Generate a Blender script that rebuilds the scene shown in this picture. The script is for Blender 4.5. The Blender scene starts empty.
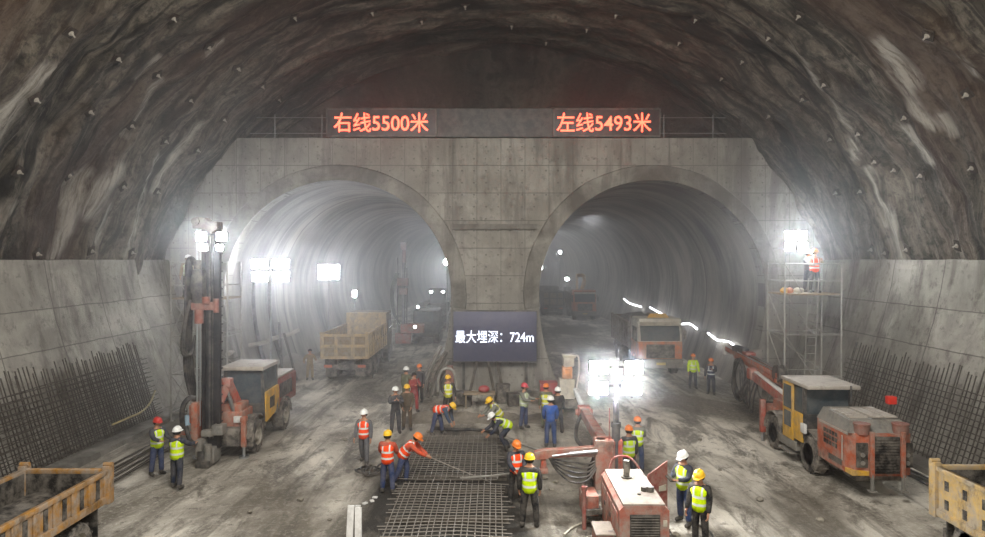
import bpy, bmesh, math, random
from mathutils import Vector, Matrix, Euler, noise
random.seed(7)
PI = math.pi
SC = bpy.context.scene
COL = SC.collection
F, H, VX, VY = 660.0, 6.6, 495.0, 260.0          # focal length in pixels, eye height, vanishing point

# ------------------------------------------------------------------ camera, world, light, exposure
cam_d = bpy.data.cameras.new('camera')
cam_d.sensor_width = 36.0
cam_d.lens = F / 985.0 * 36.0
cam_d.shift_x = (492.5 - VX) / 985.0
cam_d.shift_y = -(268.5 - VY) / 985.0
cam_d.clip_end = 400
cam = bpy.data.objects.new('camera', cam_d); COL.objects.link(cam)
cam.location = (0, 0, H); cam.rotation_euler = (PI / 2, 0, 0)
SC.camera = cam
SC.view_settings.view_transform = 'Standard'
SC.view_settings.look = 'None'
SC.view_settings.gamma = 1.0
SC.view_settings.use_curve_mapping = False
SC.view_settings.exposure = 0.24
SC.cycles.use_denoising = True
SC.cycles.max_bounces = 6
SC.cycles.volume_bounces = 1
SC.cycles.sample_clamp_indirect = 4.0

world = bpy.data.worlds.new('world'); SC.world = world
world.use_nodes = True
world.node_tree.nodes['Background'].inputs[0].default_value = (0.75, 0.8, 0.85, 1)
world.node_tree.nodes['Background'].inputs[1].default_value = 0.25

def light(name, kind, loc, energy, color=(1, 1, 1), target=None, size=1.0, size_y=None, spot=None, blend=.6):
    d = bpy.data.lights.new(name, kind); d.energy = energy; d.color = color
    if kind == 'AREA':
        d.size = size
        if size_y: d.shape = 'RECTANGLE'; d.size_y = size_y
    elif kind == 'SPOT':
        d.spot_size = math.radians(spot); d.spot_blend = blend; d.shadow_soft_size = size
    else:
        d.shadow_soft_size = size
    o = bpy.data.objects.new(name, d); COL.objects.link(o); o.location = loc
    if target is not None:
        o.rotation_euler = (Vector(target) - Vector(loc)).to_track_quat('-Z', 'Y').to_euler()
    return o

LAMP = 460.0            # brightness of the floodlight lenses
WARM = (1.0, 0.965, 0.91)
# unseen fill lights added behind the camera and under the crown to brighten the cavern
FILL = light('added_rear_fill', 'AREA', (0, -9, 11.0), 1700, WARM, (0, 24, 3), 22, 9)
OVER = light('added_overhead_fill', 'AREA', (0, 8, 15.6), 3700, WARM, (0, 21, 0), 9, 5)
for sx in (-1, 1):
    light('added_wall_fill', 'SPOT', (sx * 7, 6, 13.5), 6000, WARM, (sx * 5, 33, 5.2), .5, spot=54, blend=.9)  # added spots that brighten the portal wall, no lamp stands here
# unseen lights added high in the tunnels to brighten them
for sx, y, e in ((1, 50, 220), (1, 76, 220), (1, 104, 600), (-1, 58, 120), (-1, 88, 200)):
    light('added_tunnel_fill', 'AREA', (sx * 7.4, y, 9.9), e, (.93, .96, 1.0), (sx * 7.4, y + .01, 0), 1.2, 4)

# ------------------------------------------------------------------ helpers
def W(px, py, Y):
    return Vector(((px - VX) * Y / F, Y, H - (py - VY) * Y / F))
def G(px, py):
    Y = F * H / (py - VY)
    return Vector(((px - VX) * Y / F, Y, 0))

def lin(c):
    if isinstance(c, str):
        c = c.lstrip('#'); c = [int(c[i:i + 2], 16) / 255 for i in (0, 2, 4)]
    return tuple((v / 12.92 if v <= .04045 else ((v + .055) / 1.055) ** 2.4) for v in c)

class NT:
    """small node-graph writer"""
    def __init__(s, name):
        s.m = bpy.data.materials.new(name); s.m.use_nodes = True
        s.t = s.m.node_tree; s.b = s.t.nodes['Principled BSDF']; s.out = s.t.nodes['Material Output']
    def n(s, kind, **kw):
        x = s.t.nodes.new(kind)
        for k, v in kw.items(): setattr(x, k, v)
        return x
    def l(s, a, b): s.t.links.new(a, b)
    def val(s, sock, v):
        if hasattr(v, 'is_linked') or isinstance(v, bpy.types.NodeSocket): s.l(v, sock)
        else: sock.default_value = v
    def math(s, op, a, b=0.0, c=None, clamp=False):
        x = s.n('ShaderNodeMath', operation=op, use_clamp=clamp)
        s.val(x.inputs[0], a); s.val(x.inputs[1], b)
        if c is not None: s.val(x.inputs[2], c)
        return x.outputs[0]
    def mix(s, f, a, b, blend='MIX'):
        x = s.n('ShaderNodeMix', data_type='RGBA', blend_type=blend)
        s.val(x.inputs[0], f)
        for i, v in ((6, a), (7, b)):
            if isinstance(v, tuple): v = v[:3] + (1.0,)
            s.val(x.inputs[i], v)
        return x.outputs[2]
    def noise(s, vec, scale, detail=5, rough=.6, dist=0.0):
        x = s.n('ShaderNodeTexNoise'); s.l(vec, x.inputs['Vector'])
        x.inputs['Scale'].default_value = scale; x.inputs['Detail'].default_value = detail
        x.inputs['Roughness'].default_value = rough; x.inputs['Distortion'].default_value = dist
        return x.outputs[0]
    def ramp(s, f, lo, hi):
        x = s.n('ShaderNodeMapRange'); x.clamp = True
        s.l(f, x.inputs[0]); x.inputs[1].default_value = lo; x.inputs[2].default_value = hi
        return x.outputs[0]
    def obj(s): return s.n('ShaderNodeTexCoord').outputs['Object']
    def scale(s, vec, sc, loc=(0, 0, 0)):
        x = s.n('ShaderNodeMapping'); s.l(vec, x.inputs[0])
        x.inputs['Scale'].default_value = sc; x.inputs['Location'].default_value = loc
        return x.outputs[0]
    def sep(s, vec):
        x = s.n('ShaderNodeSeparateXYZ'); s.l(vec, x.inputs[0]); return x.outputs
    def comb(s, a, b, c):
        x = s.n('ShaderNodeCombineXYZ')
        for i, v in enumerate((a, b, c)): s.val(x.inputs[i], v)
        return x.outputs[0]
    def bump(s, h, strength=.3, dist=.05):
        x = s.n('ShaderNodeBump'); x.inputs['Strength'].default_value = strength
        x.inputs['Distance'].default_value = dist; s.l(h, x.inputs['Height'])
        s.l(x.outputs[0], s.b.inputs['Normal'])
    def fin(s, col, rough=.7, metal=0.0, spec=.3):
        s.val(s.b.inputs['Base Color'], col if not isinstance(col, tuple) else col[:3] + (1,))
        s.val(s.b.inputs['Roughness'], rough); s.b.inputs['Metallic'].default_value = metal
        s.b.inputs['Specular IOR Level'].default_value = spec
        return s.m

_mats = {}
DUST = lin('#8d857a'); GRIME = lin('#2a2621')
def mat(name, col, rough=.6, metal=0.0, var=.25, dust=.25, bump=.15, scale=5.0, spec=.35):
    """painted / metal / cloth surface with uneven tone, a film of mud dust and a little relief"""
    if name in _mats: return _mats[name]
    c = lin(col); t = NT(name); v = t.obj()
    n1 = t.noise(v, scale, 6, .65)
    a = tuple(max(0, x * (1 - var)) for x in c); b = tuple(min(1, x * (1 + var)) for x in c)
    base = t.mix(t.ramp(n1, .3, .7), a, b)
    if dust > 0:
        n2 = t.noise(t.scale(v, (1, 1, 1), (3.1, 1.7, 9.2)), scale * .6, 8, .72)
        base = t.mix(t.math('MULTIPLY', t.ramp(n2, .40, .60), min(.9, dust * 1.6), clamp=True), base, DUST)
        n4 = t.noise(t.scale(v, (1, 1, .55), (7.7, 2.2, 4.1)), scale * .45, 9, .75)
        base = t.mix(t.math('MULTIPLY', t.ramp(n4, .52, .66), min(.7, dust * 1.3), clamp=True), base, GRIME)
    if bump: t.bump(n1, bump, .03)
    _mats[name] = t.fin(base, rough, metal, spec)
    return _mats[name]

def glow(name, col, strength):
    if name in _mats: return _mats[name]
    t = NT(name); c = lin(col)
    t.b.inputs['Base Color'].default_value = c + (1,)
    t.b.inputs['Emission Color'].default_value = c + (1,)
    t.b.inputs['Emission Strength'].default_value = strength
    _mats[name] = t.m
    return t.m

def rotm(e):
    return Euler(e).to_matrix() if not isinstance(e, Matrix) else e.to_3x3()

class MB:
    """collects shapes and links them as ONE mesh object"""
    def __init__(s): s.bm = bmesh.new()
    def _add(s, verts, faces):
        vs = [s.bm.verts.new(v) for v in verts]
        for f in faces:
            try: s.bm.faces.new([vs[i] for i in f])
            except ValueError: pass
        return vs
    def box(s, c, size, bevel=0.0, rot=None):
        t = bmesh.new(); bmesh.ops.create_cube(t, size=1.0)
        for v in t.verts: v.co = Vector((v.co.x * size[0], v.co.y * size[1], v.co.z * size[2]))
        if bevel: bmesh.ops.bevel(t, geom=list(t.edges), offset=min(bevel, min(size) * .45), segments=2, affect='EDGES', profile=.6)
        R = rotm(rot) if rot is not None else Matrix.Identity(3)
        t.verts.index_update()
        s._add([R @ v.co + Vector(c) for v in t.verts], [[v.index for v in f.verts] for f in t.faces])
        t.free(); return s
    def b2(s, x0, x1, y0, y1, z0, z1, bevel=0.0):
        return s.box(((x0 + x1) / 2, (y0 + y1) / 2, (z0 + z1) / 2), (abs(x1 - x0), abs(y1 - y0), abs(z1 - z0)), bevel)
    def tube(s, pts, r, n=8, cap=True, closed=False):
        pts = [Vector(p) for p in pts]; k = len(pts)
        rs = r if isinstance(r, (list, tuple)) else [r] * k
        up = None; rings = []
        for i, p in enumerate(pts):
            if closed: d = (pts[(i + 1) % k] - pts[i - 1])
            else: d = pts[min(i + 1, k - 1)] - pts[max(i - 1, 0)]
            d = d.normalized() if d.length > 1e-9 else Vector((0, 0, 1))
            if up is None:
                up = Vector((0, 0, 1)) if abs(d.z) < .9 else Vector((1, 0, 0))
            up = (up - d * up.dot(d))
            if up.length < 1e-5: up = d.orthogonal()
            up.normalize(); sd = d.cross(up)
            rings.append([s.bm.verts.new(p + (up * math.cos(2 * PI * j / n) + sd * math.sin(2 * PI * j / n)) * rs[i]) for j in range(n)])
        m = k if closed else k - 1
        for i in range(m):
            a, b = rings[i], rings[(i + 1) % k]
            for j in range(n):
                s.bm.faces.new((a[j], a[(j + 1) % n], b[(j + 1) % n], b[j]))
        if cap and not closed:
            s.bm.faces.new(rings[0][::-1]); s.bm.faces.new(rings[-1])
        return s
    def cyl(s, p0, p1, r, r1=None, n=14):
        return s.tube([p0, p1], [r, r if r1 is None else r1], n)
    def lathe(s, prof, o, axis='Z', n=24):
        o = Vector(o); rings = []
        for (r, h) in prof:
            ring = []
            for j in range(n):
                a = 2 * PI * j / n; c, sn = math.cos(a) * r, math.sin(a) * r
                v = {'Z': (c, sn, h), 'X': (h, c, sn), 'Y': (c, h, sn)}[axis]
                ring.append(s.bm.verts.new(o + Vector(v)))
            rings.append(ring)
        for i in range(len(rings) - 1):
            for j in range(n):
                s.bm.faces.new((rings[i][j], rings[i][(j + 1) % n], rings[i + 1][(j + 1) % n], rings[i + 1][j]))
        if prof[0][0] > 1e-4: s.bm.faces.new(rings[0][::-1])
        if prof[-1][0] > 1e-4: s.bm.faces.new(rings[-1])
        return s
    def prism(s, poly, axis, a, b):
        """polygon given in the two other axes (in order), extruded along axis from a to b"""
        def mk(p, h): return {'X': (h, p[0], p[1]), 'Y': (p[0], h, p[1]), 'Z': (p[0], p[1], h)}[axis]
        n = len(poly)
        va = [s.bm.verts.new(mk(p, a)) for p in poly]; vb = [s.bm.verts.new(mk(p, b)) for p in poly]
        s.bm.faces.new(va); s.bm.faces.new(vb[::-1])
        for i in range(n): s.bm.faces.new((va[i], va[(i + 1) % n], vb[(i + 1) % n], vb[i]))
        return s
    def hexa(s, p):
        s._add(p, [(0, 1, 2, 3), (7, 6, 5, 4), (0, 4, 5, 1), (1, 5, 6, 2), (2, 6, 7, 3), (3, 7, 4, 0)]); return s
    def beam(s, p0, p1, w, h, bevel=.0):
        p0, p1 = Vector(p0), Vector(p1); d = p1 - p0
        q = d.to_track_quat('Y', 'Z').to_matrix()
        return s.box((p0 + p1) / 2, (w, d.length, h), bevel, q)
    def sph(s, c, r, u=14, v=9):
        r = (r, r, r) if not isinstance(r, (tuple, list)) else r
        t = bmesh.new(); bmesh.ops.create_uvsphere(t, u_segments=u, v_segments=v, radius=1)
        t.verts.index_update()
        s._add([Vector((q.co.x * r[0], q.co.y * r[1], q.co.z * r[2])) + Vector(c) for q in t.verts], [[q.index for q in f.verts] for f in t.faces])
        t.free(); return s
    def rock(s, c, r, sub=2, amp=.35, seed=0.0, flat=.7):
        t = bmesh.new(); bmesh.ops.create_icosphere(t, subdivisions=sub, radius=1); t.verts.index_update()
        vs = []
        for q in t.verts:
            k = 1 + amp * noise.noise(q.co * 1.3 + Vector((seed, seed * 1.7, 3)))
            vs.append(Vector((q.co.x * r * k, q.co.y * r * k, q.co.z * r * k * flat)) + Vector(c))
        s._add(vs, [[q.index for q in f.verts] for f in t.faces]); t.free(); return s
    def mesh(s, name, material=None, smooth=False, fix=True):
        if fix: bmesh.ops.recalc_face_normals(s.bm, faces=list(s.bm.faces))
        me = bpy.data.meshes.new(name); s.bm.to_mesh(me); s.bm.free()
        if smooth:
            for p in me.polygons: p.use_smooth = True
            try: me.set_sharp_from_angle(angle=math.radians(40))
            except Exception: pass
        if material: me.materials.append(material)
        return me
    def build(s, name, material, parent=None, smooth=True, world=True):
        """world=True: the shapes were written in world coordinates even though the parent stands elsewhere"""
        o = bpy.data.objects.new(name, s.mesh(name, material, smooth)); COL.objects.link(o)
        if parent is not None:
            o.parent = parent
            if world: o.location = -origin(parent)
        return o

def origin(o):
    v = Vector((0, 0, 0))
    while o is not None: v += o.location; o = o.parent
    return v
def tag(o, label, cat, group=None, kind=None):
    o['label'] = label
    if cat: o['category'] = cat
    if group: o['group'] = group
    if kind: o['kind'] = kind
    return o
def thing(name, label, cat, loc=(0, 0, 0), rz=0.0, group=None):
    o = bpy.data.objects.new(name, None); COL.objects.link(o)
    o.empty_display_size = .2
    o.location = loc; o.rotation_euler = (0, 0, rz)
    return tag(o, label, cat, group)
def struct(o, label):
    o['kind'] = 'structure'; o['label'] = label; return o
def inst(name, me, parent=None, loc=(0, 0, 0), rot=(0, 0, 0)):
    o = bpy.data.objects.new(name, me); COL.objects.link(o)
    o.location = loc; o.rotation_euler = rot
    if parent is not None: o.parent = parent
    return o
def dup(root, loc, rz=None, label=None, group=None):
    kids = {}
    for o in COL.objects: 
        if o.parent is not None: kids.setdefault(o.parent.name, []).append(o)
    def cp(o, par):
        c = o.copy(); COL.objects.link(c)
        if par is not None: c.parent = par
        for k in kids.get(o.name, []): cp(k, c)
        return c
    r = cp(root, None); r.location = loc
    if rz is not None: r.rotation_euler = (0, 0, rz)
    if label: r['label'] = label
    if group: r['group'] = group
    return r
def smoothpath(pts, n=6):
    pts = [Vector(p) for p in pts]; out = []
    for i in range(len(pts) - 1):
        p0 = pts[max(i - 1, 0)]; p1 = pts[i]; p2 = pts[i + 1]; p3 = pts[min(i + 2, len(pts) - 1)]
        for k in range(n):
            t = k / n
            out.append(.5 * ((2 * p1) + (p2 - p0) * t + (2 * p0 - 5 * p1 + 4 * p2 - p3) * t * t + (3 * p1 - p0 - 3 * p2 + p3) * t ** 3))
    out.append(pts[-1]); return out
# ------------------------------------------------------------------ THE SETTING
VA, VB, VC = 17.0, 15.1, 3.3         # half width, rise and spring height of the cavern arch
D = 33.5                              # distance of the portal wall
def vault_hit(px, py, back=0.0):
    u, v = (px - VX) / F, -(py - VY) / F
    a = (u / VA) ** 2 + (v / VB) ** 2; b = 2 * v * (H - VC) / VB ** 2; c = ((H - VC) / VB) ** 2 - 1
    Y = (-b + math.sqrt(b * b - 4 * a * c)) / (2 * a)
    return Vector((u * Y, Y, H + v * Y))

# ---- shotcrete material: tone runs along the arch, mineral streaks are painted where they run
def rock_material(name, dark=1.0):
    t = NT(name); v = t.obj(); x, y, z = t.sep(v)
    ang = t.math('MULTIPLY', t.math('ARCTAN2', t.math('SUBTRACT', z, VC), x), 16.0)
    q = t.comb(ang, y, 0.0)
    n1 = t.noise(t.scale(q, (.10, .55, 1)), 1.0, 7, .62, .6)
    n2 = t.noise(t.scale(q, (.35, 1.6, 1), (5, 3, 0)), 1.0, 8, .7, .8)
    n3 = t.noise(v, 3.0, 10, .75)
    n4 = t.noise(t.scale(q, (.06, .22, 1), (11, 2, 0)), 1.0, 4, .6)
    base = t.mix(t.ramp(n1, .36, .62), lin('#1b1814'), lin('#6f6659'))
    base = t.mix(t.math('MULTIPLY', t.ramp(n2, .48, .62), .75), base, lin('#958b7b'))
    base = t.mix(t.math('MULTIPLY', t.ramp(n2, .50, .36), .7), base, lin('#13110e'))
    base = t.mix(t.math('MULTIPLY', t.ramp(n3, .48, .62), .75), base, lin('#13110d'))
    base = t.mix(t.math('MULTIPLY', t.ramp(n4, .50, .62), .5), base, lin('#5a4030'))
    n5 = t.noise(t.scale(q, (.22, 2.6, 1), (1, 8, 0)), 1.0, 6, .6, .5)
    n6 = t.noise(t.scale(q, (.12, .3, 1), (7, 1, 0)), 1.0, 3, .5)
    st = t.math('MULTIPLY', t.ramp(n5, .62, .72), t.ramp(n6, .5, .62))
    at = t.n('ShaderNodeAttribute', attribute_name='mineral')
    n7 = t.noise(t.scale(q, (.6, 4.0, 1)), 1.0, 6, .7, .4)
    mk = t.math('MULTIPLY', at.outputs['Fac'], t.ramp(n7, .36, .56))
    base = t.mix(t.math('MULTIPLY', st, .6), base, lin('#b3aa9a'))
    base = t.mix(t.math('MULTIPLY', mk, .9, clamp=True), base, lin('#c0b9ac'))
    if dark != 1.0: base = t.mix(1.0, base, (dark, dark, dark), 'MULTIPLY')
    h = t.math('ADD', t.math('MULTIPLY', n2, .6), t.math('MULTIPLY', n3, .5))
    t.bump(h, 1.0, .5)
    return t.fin(base, .78, 0, .35)
ROCK = rock_material('shotcrete_rock')

STREAKS = [  # pixel polylines of the white run marks on the arch, with half width in metres
    ([(53, 40), (35, 55), (18, 78), (0, 108)], .28), ([(50, 42), (28, 66)], .2),
    ([(178, 40), (166, 52), (157, 60)], .14), ([(100, 158), (84, 188), (70, 220), (56, 248)], .22),
    ([(125, 152), (104, 172), (92, 196)], .3), ([(88, 165), (78, 190)], .25), ([(112, 190), (98, 228)], .12),
    ([(212, 108), (192, 128), (175, 152), (160, 176)], .16), ([(168, 142), (150, 178), (135, 215), (122, 245)], .13),
    ([(180, 66), (160, 92), (140, 118)], .1), ([(240, 28), (225, 38)], .12), ([(12, 190), (0, 204)], .25),
    ([(862, 26), (875, 46), (892, 60)], .3), ([(872, 50), (890, 72), (905, 92), (921, 105)], .16),
    ([(893, 110), (905, 125), (917, 142)], .2), ([(884, 190), (892, 205), (900, 230), (906, 250)], .2),
    ([(770, 25), (800, 55), (825, 90), (848, 135)], .1), ([(830, 100), (842, 120), (850, 140)], .1),
    ([(924, 96), (937, 112)], .14), ([(860, 150), (876, 180), (888, 210)], .12), ([(950, 30), (955, 45)], .2),
    ([(880, 240), (888, 250)], .25), ([(700, 5), (740, 25), (770, 50)], .1)]
def vault_surface(p):
    a = math.atan2((p.z - VC) / VB, p.x / VA); arc = a * 16
    f = noise.fractal(Vector((arc * .16, p.y * .42, 1.3)), .9, 2.1, 4); g = noise.fractal(Vector((arc * .6, p.y * 1.3, 7.3)), .8, 2.2, 3)
    r = 1 + (f * .42 + g * .15 - .06) / 16
    return Vector((VA * math.cos(a) * r, p.y, VC + VB * math.sin(a) * r))
def build_vault():
    NA, NY = 300, 260; y0, y1 = -12.0, 38.6
    segs = []
    for pl, w in STREAKS:
        pts = [vault_hit(*p) for p in pl]
        q = [(math.atan2(p.z - VC, p.x) * 16, p.y) for p in pts]
        for i in range(len(q) - 1): segs.append((q[i], q[i + 1], w))
    verts, faces, mk = [], [], []
    for j in range(NY + 1):
        Y = y0 + (y1 - y0) * j / NY
        for i in range(NA + 1):
            a = -.2 + (PI + .4) * i / NA
            ca, sa = math.cos(a), math.sin(a); arc = a * 16
            f = noise.fractal(Vector((arc * .16, Y * .42, 1.3)), .9, 2.1, 4)
            g = noise.fractal(Vector((arc * .6, Y * 1.3, 7.3)), .8, 2.2, 3)
            r = 1 + (f * .42 + g * .15 - .06) / 16
            verts.append((VA * ca * r, Y, VC + VB * sa * r))
            m = 0.0
            if y0 + 20 < Y < 36:
                for (p, q2, w) in segs:
                    if not (min(p[1], q2[1]) - 1 < Y < max(p[1], q2[1]) + 1): continue
                    dx, dy = q2[0] - p[0], q2[1] - p[1]
                    tt = max(0, min(1, ((arc - p[0]) * dx + (Y - p[1]) * dy) / (dx * dx + dy * dy + 1e-9)))
                    dd = math.hypot(arc - p[0] - tt * dx, Y - p[1] - tt * dy)
                    m = max(m, max(0.0, 1 - dd / (w * 1.7)))
            mk.append(min(1, m * 1.6))
    for j in range(NY):
        for i in range(NA):
            k = j * (NA + 1) + i
            faces.append((k, k + 1, k + NA + 2, k + NA + 1))
    me = bpy.data.meshes.new('ceiling'); me.from_pydata(verts, [], faces)
    at = me.attributes.new('mineral', 'FLOAT', 'POINT'); at.data.foreach_set('value', mk)
    for p in me.polygons: p.use_smooth = True
    me.materials.append(ROCK)
    o = bpy.data.objects.new('ceiling', me); COL.objects.link(o)
    return struct(o, 'dark rough shotcrete arch of the great cavern with white mineral runs')
build_vault()

# ---- rock face closing the cavern above and behind the portal wall
def build_back():
    NX, NZ = 90, 40; verts, faces = [], []
    for j in range(NZ + 1):
        for i in range(NX + 1):
            x = -17.2 + 34.4 * i / NX; z = 11 + 8.2 * j / NZ
            n = noise.fractal(Vector((x * .35, z * .5, 2.2)), .9, 2.1, 5)
            verts.append((x, 37.6 + n * .55 - .12 * (z - 11), z))
    for j in range(NZ):
        for i in range(NX):
            k = j * (NX + 1) + i; faces.append((k, k + 1, k + NX + 2, k + NX + 1))
    me = bpy.data.meshes.new('wall_back_upper'); me.from_pydata(verts, [], faces); me.materials.append(rock_material('shaded_recess_rock', .42))  # rock colour darkened to stand in for the unlit recess
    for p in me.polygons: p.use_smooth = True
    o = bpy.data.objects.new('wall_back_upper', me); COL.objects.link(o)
    struct(o, 'rock face above the portal wall, recess shade put into its colour')
build_back()

# ---- cast concrete
def concrete(name, base='#8f8b82', dark='#6b675f', seam_y=None, seam_z=(), seam_x=None, y0=0.0, x0=0.0, holes=None, damp=.35, panel=None):
    t = NT(name); v = t.obj(); x, y, z = t.sep(v)
    n1 = t.noise(v, .55, 7, .65, .4)
    n2 = t.noise(t.scale(v, (2.2, 2.2, .35)), 1.0, 6, .7, .5)
    n3 = t.noise(v, 14.0, 6, .7)
    c = t.mix(t.ramp(n1, .38, .62), lin(dark), lin(base))
    c = t.mix(t.math('MULTIPLY', t.ramp(n2, .5, .75), damp), c, lin('#4d4943'))
    c = t.mix(t.math('MULTIPLY', t.ramp(n3, .55, .8), .25), c, lin('#aaa59a'))
    if panel:
        cells = t.comb(t.math('FLOOR', t.math('DIVIDE', t.math('SUBTRACT', x, x0), panel[0])), t.math('FLOOR', t.math('DIVIDE', t.math('SUBTRACT', y, y0), panel[1])), t.math('FLOOR', t.math('DIVIDE', t.math('SUBTRACT', z, panel[3]), panel[2])))
        wn = t.n('ShaderNodeTexWhiteNoise', noise_dimensions='3D'); t.l(cells, wn.inputs['Vector'])
        c = t.mix(t.math('MULTIPLY', wn.outputs['Value'], .42), c, lin(dark))
    n8 = t.noise(t.scale(v, (1.1, 1.1, .16), (2, 4, 1)), 1.0, 7, .7, .3)
    c = t.mix(t.math('MULTIPLY', t.ramp(n8, .51, .62), .6), c, lin('#4f4a44'))
    n9 = t.noise(v, 2.6, 9, .78)
    c = t.mix(t.math('MULTIPLY', t.ramp(n9, .54, .62), .5), c, lin('#45403a'))
    hgt = t.math('ADD', t.math('MULTIPLY', n3, .25), t.math('MULTIPLY', n9, .5))
    def seam(s, period, off, w):
        f = t.math('FRACT', t.math('ADD', t.math('DIVIDE', t.math('SUBTRACT', s, off), period), 100.0))
        d = t.math('MULTIPLY', t.math('MINIMUM', f, t.math('SUBTRACT', 1.0, f)), period)
        return t.math('LESS_THAN', d, w)
    wob = t.math('MULTIPLY', t.math('SUBTRACT', t.noise(v, .8, 3), .5), .10)
    tot = None
    def acc(m):
        nonlocal tot
        tot = m if tot is None else t.math('MAXIMUM', tot, m)
    if seam_y: acc(seam(t.math('ADD', y, wob), seam_y, y0, .025))
    if seam_x: acc(seam(x, seam_x, x0, .014))
    for zz in seam_z:
        acc(t.math('LESS_THAN', t.math('ABSOLUTE', t.math('SUBTRACT', t.math('ADD', z, wob if seam_y else 0.0), zz)), .02))
    if holes:
        a = t.comb(x, y, z)
        f1 = t.math('ABSOLUTE', t.math('SUBTRACT', t.math('FRACT', t.math('ADD', t.math('DIVIDE', x, holes), 50.25)), .5))
        f2 = t.math('ABSOLUTE', t.math('SUBTRACT', t.math('FRACT', t.math('ADD', t.math('DIVIDE', z, holes), 50.25)), .5))
        d = t.math('MULTIPLY', t.math('SQRT', t.math('ADD', t.math('MULTIPLY', f1, f1), t.math('MULTIPLY', f2, f2))), holes)
        nh = t.noise(v, 1.7, 2)
        acc(t.math('MULTIPLY', t.math('LESS_THAN', d, .045), t.math('GREATER_THAN', nh, .47)))
    if tot is not None:
        c = t.mix(t.math('MULTIPLY', tot, .65), c, lin('#3b3731'))
        hgt = t.math('SUBTRACT', hgt, t.math('MULTIPLY', tot, .8))
    t.bump(hgt, .35, .03)
    return t.fin(c, .82, 0, .3)
C_LIN = concrete('lining_concrete', '#aaa69c', '#7f7b72', seam_y=3.0, y0=29.7, seam_z=(4.87, 3.5), panel=(1000, 3.0, 1.37, 3.5))
C_HEAD = concrete('portal_concrete', '#97938a', '#77736a', seam_x=1.22, x0=.3, seam_z=(1.6, 3.0, 4.4, 5.8, 7.2, 8.6, 10.0, 11.4), holes=.61, damp=.45, panel=(1.22, 1000, 1.4, 1.6))
C_COL = concrete('collar_concrete', '#8a867d', '#4f4b44', damp=.6)
C_TUN = None

# ---- cast lining walls on both sides, with the thinner stretch at the far end
PROF = [(14.2, -.1), (14.55, .9), (14.95, 2.0), (15.38, 3.2), (15.75, 4.4), (16.03, 5.6), (16.2, 6.6)]
def lining(side, name, yj, label):
    mb = MB(); rng = random.Random(5 + side)
    for (a, b, off) in ((-12, yj, 0.0), (yj, 33.45, .32)):
        poly = [(side * (x + off), z) for x, z in PROF] + [(side * 17.6, 6.66 - off * .3), (side * 17.6, -.1)]
        n = 44 if off == 0 else 4
        rows = []
        for j in range(n + 1):
            Y = a + (b - a) * j / n
            rows.append([mb.bm.verts.new((p[0] + (.02 * noise.noise(Vector((p[1], Y * .6, side))) if 0 < i < 6 else 0), Y,
                                          p[1] + (.05 * noise.noise(Vector((Y * 1.3, 4, side))) if i in (6, 7) else 0))) for i, p in enumerate(poly)])
        m = len(poly)
        for j in range(n):
            for i in range(m):
                mb.bm.faces.new((rows[j][i], rows[j][(i + 1) % m], rows[j + 1][(i + 1) % m], rows[j + 1][i]))
        mb.bm.faces.new(rows[0]); mb.bm.faces.new(rows[-1][::-1])
    o = mb.build(name, C_LIN, smooth=True); struct(o, label)
    c = MB()
    c.prism([(side * 13.25, -.1), (side * 13.3, .14), (side * 14.35, .2), (side * 14.35, -.1)], 'Y', -12, yj + .3)
    struct(c.build('trim_1' if side < 0 else 'trim_2', C_COL, smooth=False), 'low concrete footing along the base of the side wall')
lining(-1, 'wall_left', 29.7, 'pale cast concrete lining on the left side of the cavern')
lining(1, 'wall_right', 31.4, 'pale cast concrete lining on the right side of the cavern')

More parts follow.
